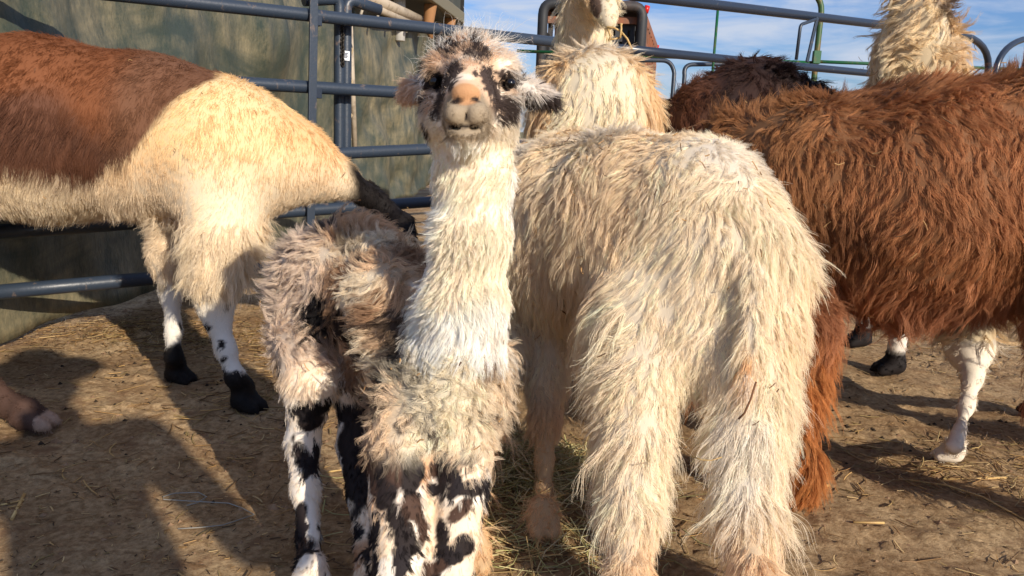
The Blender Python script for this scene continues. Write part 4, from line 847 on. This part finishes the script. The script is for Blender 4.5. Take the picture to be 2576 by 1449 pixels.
fur(LL, 'leg_tufts', lla, 800, 9, lambda p, n: .060+.02*sn(p, 12), lla_col, lambda p, n: full(len(p), [-.4, -.1, -1.0])+.5*snv(p, 16), lift=.7, droop=.6, wander=1, wfreq=18, curl=.004, cfreq=60, clump=.7, lock_r=.009, rad=.00045, frizz=.006, K=9, seed=22,
    dens=lambda c, n: ((c[:, 2] < .54)*(c[:, 2] > .36)*(c[:, 0] > W(380, 600, 2.3)[0])*(c[:, 0] < W(700, 600, 2.3)[0]))*1.0+1e-7)

# ------------------------------------------------------------------ brown woolly alpaca on the right
def build_brown():
    b = Body(.011)
    b.chain([(1860, 440, 1.95, 195), (2020, 475, 1.88, 262), (2300, 505, 1.82, 332), (2600, 485, 1.78, 332), (2900, 470, 1.74, 300)], .05, .06)
    b.chain([(1860, 440, 1.98, 140), (1790, 650, 2.05, 90), (1760, 850, 2.0, 65), (1750, 960, 1.9, 50)], .02)
    b.chain([(2020, 700, 1.84, 120), (2028, 850, 1.78, 80), (2020, 1000, 1.73, 60), (2014, 1150, 1.69, 42)], .02); g = G(2018, 1275); g[2] = .06; b.cone(W(2022, 1150, 1.69), g, .035, .03, .02); b.foot(g, (-1, .1), .032)
    b.chain([(1960, 700, 2.08, 110), (1950, 900, 2.06, 60), (1950, 1000, 2.05, 34)], .01); g = G(1950, 1130); g[2] = .06; b.cone(W(1950, 1000, 2.05), g, .026, .026, .02); b.foot(g, (-1, .1), .03)
    b.chain([(2760, 640, 1.66, 190), (2720, 820, 1.62, 140), (2690, 1000, 1.62, 95), (2680, 1150, 1.61, 60)], .03); g = G(2670, 1320); g[2] = .06; b.cone(W(2680, 1150, 1.61), g, .035, .03, .02); b.foot(g, (-1, .1), .032)
    b.chain([(2900, 640, 1.9, 160), (2900, 850, 1.9, 90), (2920, 1000, 1.9, 40)], .02); g = G(2920, 1150); g[2] = .06; b.cone(W(2920, 1000, 1.9), g, .026, .026, .02); b.foot(g, (-1, .1), .03)
    return b.mesh()
BR = build_brown()
brn = animal('alpaca', 'woolly reddish brown alpaca standing broadside at the right edge', 'alpaca', G(2350, 1250))
def brn_col(p, n):
    N_ = len(p); c = mixc(full(N_, lin(182, 126, 84)), full(N_, lin(150, 100, 66)), sm(-.4, .8, sn(p, 9)))
    c = mixc(c, full(N_, lin(176, 128, 84)), (1-sm(W(1950, 300, 1.8)[0], W(2150, 300, 1.8)[0], p[:, 0]))*.6); c = mixc(c, full(N_, lin(180, 124, 98)), (1-sm(.42, .62, p[:, 2]))*.45)
    c = mixc(c, full(N_, lin(98, 62, 44)), sm(.3, .8, sn(p, 11, 2))*.4*sm(.5, .7, p[:, 2])); return mixc(c, full(N_, lin(200, 132, 72)), (1-sm(.34, .46, p[:, 2]))*(p[:, 0] < W(2150, 800, 1.75)[0])*.85)
BR.build('body', brn, lambda p, n: brn_col(p, n)*.42)  # skin strongly darkened: painted shade in the gaps of the fleece
fur(BR, 'fleece', brn, 20000, 11, lambda p, n: np.minimum(.058+.012*sn(p, 8)+.028*(1-sm(.45, .75, p[:, 2])), np.maximum(p[:, 2]*.8, .02)), brn_col, lambda p, n: full(len(p), [.15, -.1, -1.0])+.25*snv(p, 13)+np.clip(n[:, 2:3], 0, 1)**2*(.9*snv(p, 22)+[.9, -.5, 0]), lift=.18, droop=.7, wander=.55, wfreq=20, curl=.0036, cfreq=90,
    clump=.74, lock_r=.0080, rad=.00042, frizz=.0022, K=9, seed=31, jit=.12)

# ------------------------------------------------------------------ cream llama behind it
def build_cream():
    b = Body(.012)
    b.chain([(2430, 470, 2.36, 180), (2380, 470, 2.55, 180), (2330, 440, 2.75, 160)], .03, .05)
    b.chain([(2325, 400, 2.72, 150), (2308, 240, 2.62, 128), (2304, 130, 2.56, 118), (2308, 60, 2.52, 90), (2312, -20, 2.52, 78), (2315, -70, 2.55, 62)], .03, .03)
    b.chain([(2315, -60, 2.56, 50), (2330, -30, 2.75, 36)], 0); b.cone(W(2258, 10, 2.52), W(2232, -40, 2.50), .022, .012, .01); b.cone(W(2362, 10, 2.50), W(2378, -50, 2.48), .024, .014, .01)
    b.chain([(2420, 620, 2.34, 120), (2425, 780, 2.12, 95), (2440, 880, 2.0, 62), (2446, 950, 1.94, 34), (2432, 1020, 1.90, 28), (2412, 1090, 1.86, 26), (2400, 1125, 1.84, 28)], .012)
    g = G(2396, 1165); g[2] = .055; b.cone(W(2400, 1125, 1.84), g, .019, .022, .012); b.foot(g, (-1, .15), .027)
    b.chain([(2600, 620, 2.4, 110), (2620, 850, 2.2, 50), (2620, 950, 2.15, 26)], .01); g = G(2610, 1050); g[2] = .05; b.cone(W(2620, 950, 2.15), g, .026, .03, .02); b.foot(g, (-1, .1), .03)
    for x, y, gx_, gy_, d in ((2255, 700, 2246, 945, 2.55), (2170, 680, 2165, 875, 2.85)):
        a = G(gx_, gy_); a[2] = .06; b.pole([(W(x+30, 500, d+.02), .09), (W(x, 760, d), .05), (np.array([a[0], a[1], .22]), .032), (a, .032)]); b.foot(a, (-1, -.1), .038)
    return b.mesh()
CM = build_cream()
crm = animal('llama', 'cream llama facing away with curly neck wool and spotted far legs', 'llama', G(2396, 1165))
def crm_col(p, n):
    N_ = len(p); c = mixc(full(N_, lin(240, 218, 180)), full(N_, lin(248, 234, 206)), sm(-.4, .6, sn(p, 13))); c = mixc(c, full(N_, lin(206, 168, 118)), sm(.3, .8, sn(p, 18, 2))*.5)
    nf_ = p[:, 1] < 2.2; low = (p[:, 2] < .34); c = mixc(c, full(N_, lin(226, 214, 196)), (low & nf_)*1.0)
    sp_ = low & ~nf_; lc = mixc(full(N_, lin(226, 216, 204)), full(N_, lin(30, 24, 24)), sm(.45, .6, sn(p, 48, 1))); c = mixc(c, lc, sp_*1.0); c = mixc(c, full(N_, lin(26, 20, 20)), sp_*(1-sm(.085, .11, p[:, 2])))
    return mixc(c, full(N_, lin(112, 92, 84)), (p[:, 2] > W(2300, 35, 2.5)[2])*(p[:, 0] > W(2330, 0, 2.5)[0])*.7)
CM.build('body', crm, lambda p, n: crm_col(p, n)*np.where(p[:, 2] > .33, .6, 1)[:, None])  # woolly part of the skin darkened to paint shade below the fleece
fur(CM, 'fleece', crm, 3600, 12, lambda p, n: np.where(p[:, 2] > .62, .065, np.where(p[:, 2] > .33, .07, .010)), crm_col, lambda p, n: full(len(p), [-.1, -.2, -1.0])+.6*snv(p, 14), lift=.42, droop=.45, wander=1.0, wfreq=18, curl=.006, cfreq=80, clump=.88, lock_r=.013, rad=.0006, frizz=.003, K=9, seed=41,
    dens=lambda c, n: 1+1.5*(c[:, 2] > .85)+.5*(c[:, 2] < .33))

# ------------------------------------------------------------------ shaggy white llama in the middle distance
def build_mid():
    b = Body(.012)
    b.chain([(1498, 250, 2.50, 155), (1498, 330, 2.52, 172), (1500, 430, 2.55, 165)], .035, .06); b.chain([(1498, 290, 2.52, 165), (1490, 300, 2.8, 160), (1480, 300, 3.05, 140)], .035, .06)
    b.chain([(1478, 260, 3.0, 96), (1466, 90, 2.9, 76), (1464, 20, 2.85, 64), (1468, -45, 2.82, 50)], .02, .03); b.chain([(1474, -50, 2.82, 54), (1502, -12, 2.74, 42), (1524, 28, 2.68, 29), (1532, 55, 2.66, 22)], 0, .02)
    for x in (1440, 1490): b.cone(W(x, -80, 2.84), W(x-6, -130, 2.86), .022, .012, .01)
    for x, d, gy in ((1430, 2.5, 900), (1560, 2.5, 900), (1430, 3.0, 800), (1540, 3.0, 800)):
        g = G(x, gy); g[2] = .06; b.pole([(W(x, 480, d), .10), (np.array([g[0], g[1], .35]), .05), (np.array([g[0], g[1], .2]), .03), (g, .03)]); b.foot(g, (0, 1), .034)
    return b.mesh()
MD = build_mid()
mid = animal('llama', 'shaggy white llama seen from behind, chewing hay in front of the stock trailer', 'llama', G(1490, 850))
def mid_col(p, n):
    N_ = len(p); c = mixc(full(N_, lin(250, 234, 204)), full(N_, lin(238, 208, 164)), sm(-.3, .8, sn(p*[1, 1, .7], 9))); c = mixc(c, full(N_, lin(202, 190, 176)), sm(1.02, 1.10, p[:, 2])*.5*(p[:, 1] < 2.7))
    ck = near_line(p, W(1496, -40, 2.72), W(1502, 26, 2.66), .026); return mixc(c, full(N_, lin(104, 74, 60)), ck*.9)
MD.build('body', mid, lambda p, n: mid_col(p, n)*.65)  # skin colour lowered, shade beneath the long wool painted in
fur(MD, 'fleece', mid, 6800, 10, lambda p, n: np.where(near_line(p, W(1500, -20, 2.72), W(1534, 60, 2.66), .05), .012, np.where(p[:, 2] > 1.12, .05, .085+.02*sn(p, 8))), mid_col, lambda p, n: full(len(p), [0, -.3, -1.0])+.45*snv(p, 12), lift=.22, droop=.6, wander=.6, wfreq=13, curl=.004, cfreq=60, clump=.9, lock_r=.014, rad=.0006, frizz=.003, K=10, seed=51)
mb = MB()
for pts in (([(1526, 68), (1545, 70), (1560, 78)], 2.64), ([(1562, 60), (1563, 72), (1560, 96)], 2.63), ([(1561, 78), (1578, 98), (1590, 124)], 2.63), ([(1530, 100), (1548, 98), (1560, 94)], 2.64), ([(1530, 74), (1536, 92), (1532, 104)], 2.64), ([(1560, 60), (1566, 62)], 2.63)):
    mb.tube([W(x, y, pts[1]) for x, y in pts[0]], .0035, 5)
o = mb.build('hay_wisp', STK, None, True); tag(o, 'broken hay stalks sticking out of the shaggy white llama\'s mouth', 'hay')

# ------------------------------------------------------------------ dark brown alpaca behind, and one more at the edge
def build_dark():
    b = Body(.013)
    b.chain([(1775, 330, 2.85, 140), (1890, 290, 2.88, 150), (2000, 325, 2.92, 130), (2060, 350, 2.95, 105)], .03, .06); b.chain([(2050, 340, 2.95, 80), (2130, 480, 3.0, 60), (2130, 600, 3.0, 45), (2110, 680, 2.95, 32)], .02)
    b.chain([(1775, 400, 2.85, 130), (1790, 500, 2.85, 90)], .03)
    for x, d in ((1780, 2.78), (1800, 2.98), (2010, 2.85), (2030, 3.05)):
        g = W(x, 600, d); g[2] = .06; b.pole([(W(x, 430, d), .11), (np.array([g[0], g[1], .38]), .055), (np.array([g[0], g[1], .2]), .032), (g, .03)]); b.foot(g, (1, 0), .034)
    return b.mesh()
DK = build_dark()
drk = animal('alpaca', 'dark chocolate alpaca with its back arched below the sky, grazing behind the others', 'alpaca', W(1900, 700, 2.9))
def drk_col(p, n):
    N_ = len(p); c = mixc(full(N_, lin(66, 42, 34)), full(N_, lin(40, 26, 24)), sm(-.3, .7, sn(p, 9))); return mixc(c, full(N_, lin(112, 70, 48)), (1-sm(W(1740, 300, 2.8)[0], W(1830, 300, 2.8)[0], p[:, 0]+.03*sn(p, 9)))*.8)
DB = DK.build('body', drk, lambda p, n: drk_col(p, n)*.6)  # skin darker than the wool, with painted shade at the roots
DF = fur(DK, 'fleece', drk, 3600, 11, lambda p, n: .05+.01*sn(p, 9), drk_col, lambda p, n: full(len(p), [.3, -.2, -1.0])+.5*snv(p, 14), lift=.55, droop=.4, wander=.8, wfreq=15, curl=.003, cfreq=70, clump=.7, lock_r=.013, rad=.0007, frizz=.005, K=7, seed=61)
d2 = drk.copy(); COL.objects.link(d2); mv = Vector((1.56, .45, .03)); d2.location = drk.location+mv*1; d2.location.z = 0
d2['label'] = 'dark brown alpaca barely showing at the far right edge behind the brown fleece'
for ch in (DB, DF):
    c = ch.copy(); COL.objects.link(c); c.parent = d2

# twigs caught in the fleece
TW = mat('dry_twig', lin(110, 74, 48), .8)
mb = MB(); mb.tube([W(1902, 960, 1.10), W(1888, 1005, 1.10), W(1872, 1040, 1.105), W(1858, 1054, 1.11)], .0016, 5); o = mb.build('twig', TW, None, True); tag(o, 'thin dark twig caught in the cream alpaca\'s tail wool', 'twig')
mb = MB(); mb.tube([W(1740, 1148, 1.2), W(1765, 1157, 1.19), W(1790, 1158, 1.18), W(1815, 1150, 1.185)], .0022, 5, flat=.4); o = mb.build('straw_stalk', STK, None, True); tag(o, 'curled straw blade caught between the cream alpaca\'s hind legs', 'straw stalk')

# ------------------------------------------------------------------ unseen person behind the camera, to the right, added for the lower left shadow
def build_person():
    b = Body(.012); o = np.array([.78, -.88, 0]); f = norm(np.array([-.6, .8, 0])); r = np.array([f[1], -f[0], 0]); q = lambda x, y, z: o+r*x+f*y+np.array([0, 0, z])
    for s in (-1, 1):
        b.pole([(q(s*.10, 0, .92), .095), (q(s*.115, .01, .50), .065), (q(s*.12, -.01, .10), .045)]); b.cone(q(s*.12, -.03, .045), q(s*.14, .15, .04), .045, .038, .02)
        b.pole([(q(s*.19, 0, 1.42), .06), (q(s*.26, -.03, 1.14), .045), (q(s*.17, .20, 1.24), .034), (q(s*.07, .27, 1.33), .026)], .02)
        for k in range(4): b.pole([(q(s*(.07-.012*k), .275, 1.335+.0*k), .010), (q(s*(.052-.012*k), .30, 1.375-.004*k), .009), (q(s*(.03-.010*k), .315, 1.40-.006*k), .007)], .004)
        b.pole([(q(s*.075, .27, 1.32), .011), (q(s*.045, .265, 1.35), .010), (q(s*.03, .27, 1.375), .008)], .004)
        b.ell(q(s*.075, -.005, 1.635), (.012, .018, .03), .004)
    b.pole([(q(0, 0, .95), .13), (q(0, 0, 1.15), .125), (q(0, 0, 1.34), .14)], .05); b.cone(q(-.13, 0, 1.40), q(.13, 0, 1.40), .075, .075, .05)
    b.cone(q(0, 0, 1.42), q(0, .02, 1.56), .055, .05, .03); b.ell(q(0, .03, 1.65), (.078, .078, .11), .02); b.ell(q(0, .085, 1.57), (.04, .04, .035), .02); b.ell(q(0, .112, 1.635), (.013, .018, .022), .008)
    return b.mesh(), o, q
PB, po, pq = build_person(); per = animal('person', 'unseen person in jeans and a dark jacket holding up a phone, added for the shadow', 'person', po)
def pcol(p, n):
    N_ = len(p); c = mixc(full(N_, lin(58, 76, 108)), full(N_, lin(52, 56, 60)), (p[:, 2] > .96)*1.0); c = mixc(c, full(N_, lin(60, 44, 34)), (p[:, 2] < .09)*1.0)
    h = np.linalg.norm(p-pq(0, .29, 1.37), axis=1) < .105; c = mixc(c, full(N_, lin(205, 160, 132)), (h | (p[:, 2] > 1.50))*1.0)
    hd = (p[:, 2] > 1.70) | ((p[:, 2] > 1.56)*(((p-pq(0, .0, 0)) @ (pq(0, 1, 0)-pq(0, 0, 0))) < .0)); return mixc(c, full(N_, lin(64, 44, 32)), hd*1.0)
PB.build('body', per, pcol)
HB = Body(.01); HB.ell(pq(0, .03, 1.725), (.19, .19, .014), .01); HB.ell(pq(0, .03, 1.78), (.09, .09, .075), .02); HB.mesh(); HB.build('hat', per, lambda p, n: full(len(p), lin(168, 140, 104)))
mb = MB(); mb.bar(pq(-.075, .30, 1.385), pq(.075, .30, 1.385), .008, .072, pq(0, 1, 0)-pq(0, 0, 0)); o = mb.build('phone', mat('phone_black', lin(20, 20, 22), .2), None, bevel=.003); tag(o, 'black phone held up in both hands of the unseen person', 'phone')

# bits of hay and seed husks caught in the wool
def flecks(body, parent, n, seed, size, dens):
    rs = np.random.RandomState(seed); c = body.V[body.Q].mean(1); nf = norm(body.fn); w = np.linalg.norm(body.fn, axis=1)*dens(c, nf)*((((CAM-c)*nf).sum(1)) > 0)
    idx = rs.choice(len(c), n, p=w/w.sum()); mb = MB()
    for i in idx:
        p = c[i]+nf[i]*rs.uniform(*size[2:]); t = rs.randn(3); t -= nf[i]*(t @ nf[i])*.8; t /= np.linalg.norm(t); l = rs.uniform(*size[:2]); bow = rs.randn(3)*l*.08
        mb.tube([p-t*l/2, p+bow, p+t*l/2], rs.uniform(.0006, .0012), 4)
    f = mb.build('chaff', CHAFF, parent); f['kind'] = 'stuff'
CHAFF = mat('husk', lin(186, 146, 96), .8, noise=(lin(92, 64, 42), 12, .45, .55, (1, 1, 1)))
flecks(AL, alp, 120, 71, (.006, .022, .012, .026), lambda c, n: 1+2.5*(c[:, 2] > .66))
flecks(BR, brn, 70, 72, (.008, .026, .03, .045), lambda c, n: 1.0+0*c[:, 0])
flecks(CM, crm, 30, 73, (.008, .026, .035, .05), lambda c, n: (c[:, 2] > .9)*1.0+1e-6)
flecks(CR, cria, 16, 74, (.006, .018, .014, .024), lambda c, n: (c[:, 2] < .52)*(c[:, 2] > .34)*1.0)
flecks(LL, lla, 40, 75, (.006, .016, .012, .018), lambda c, n: (c[:, 2] > .5)*1.0)
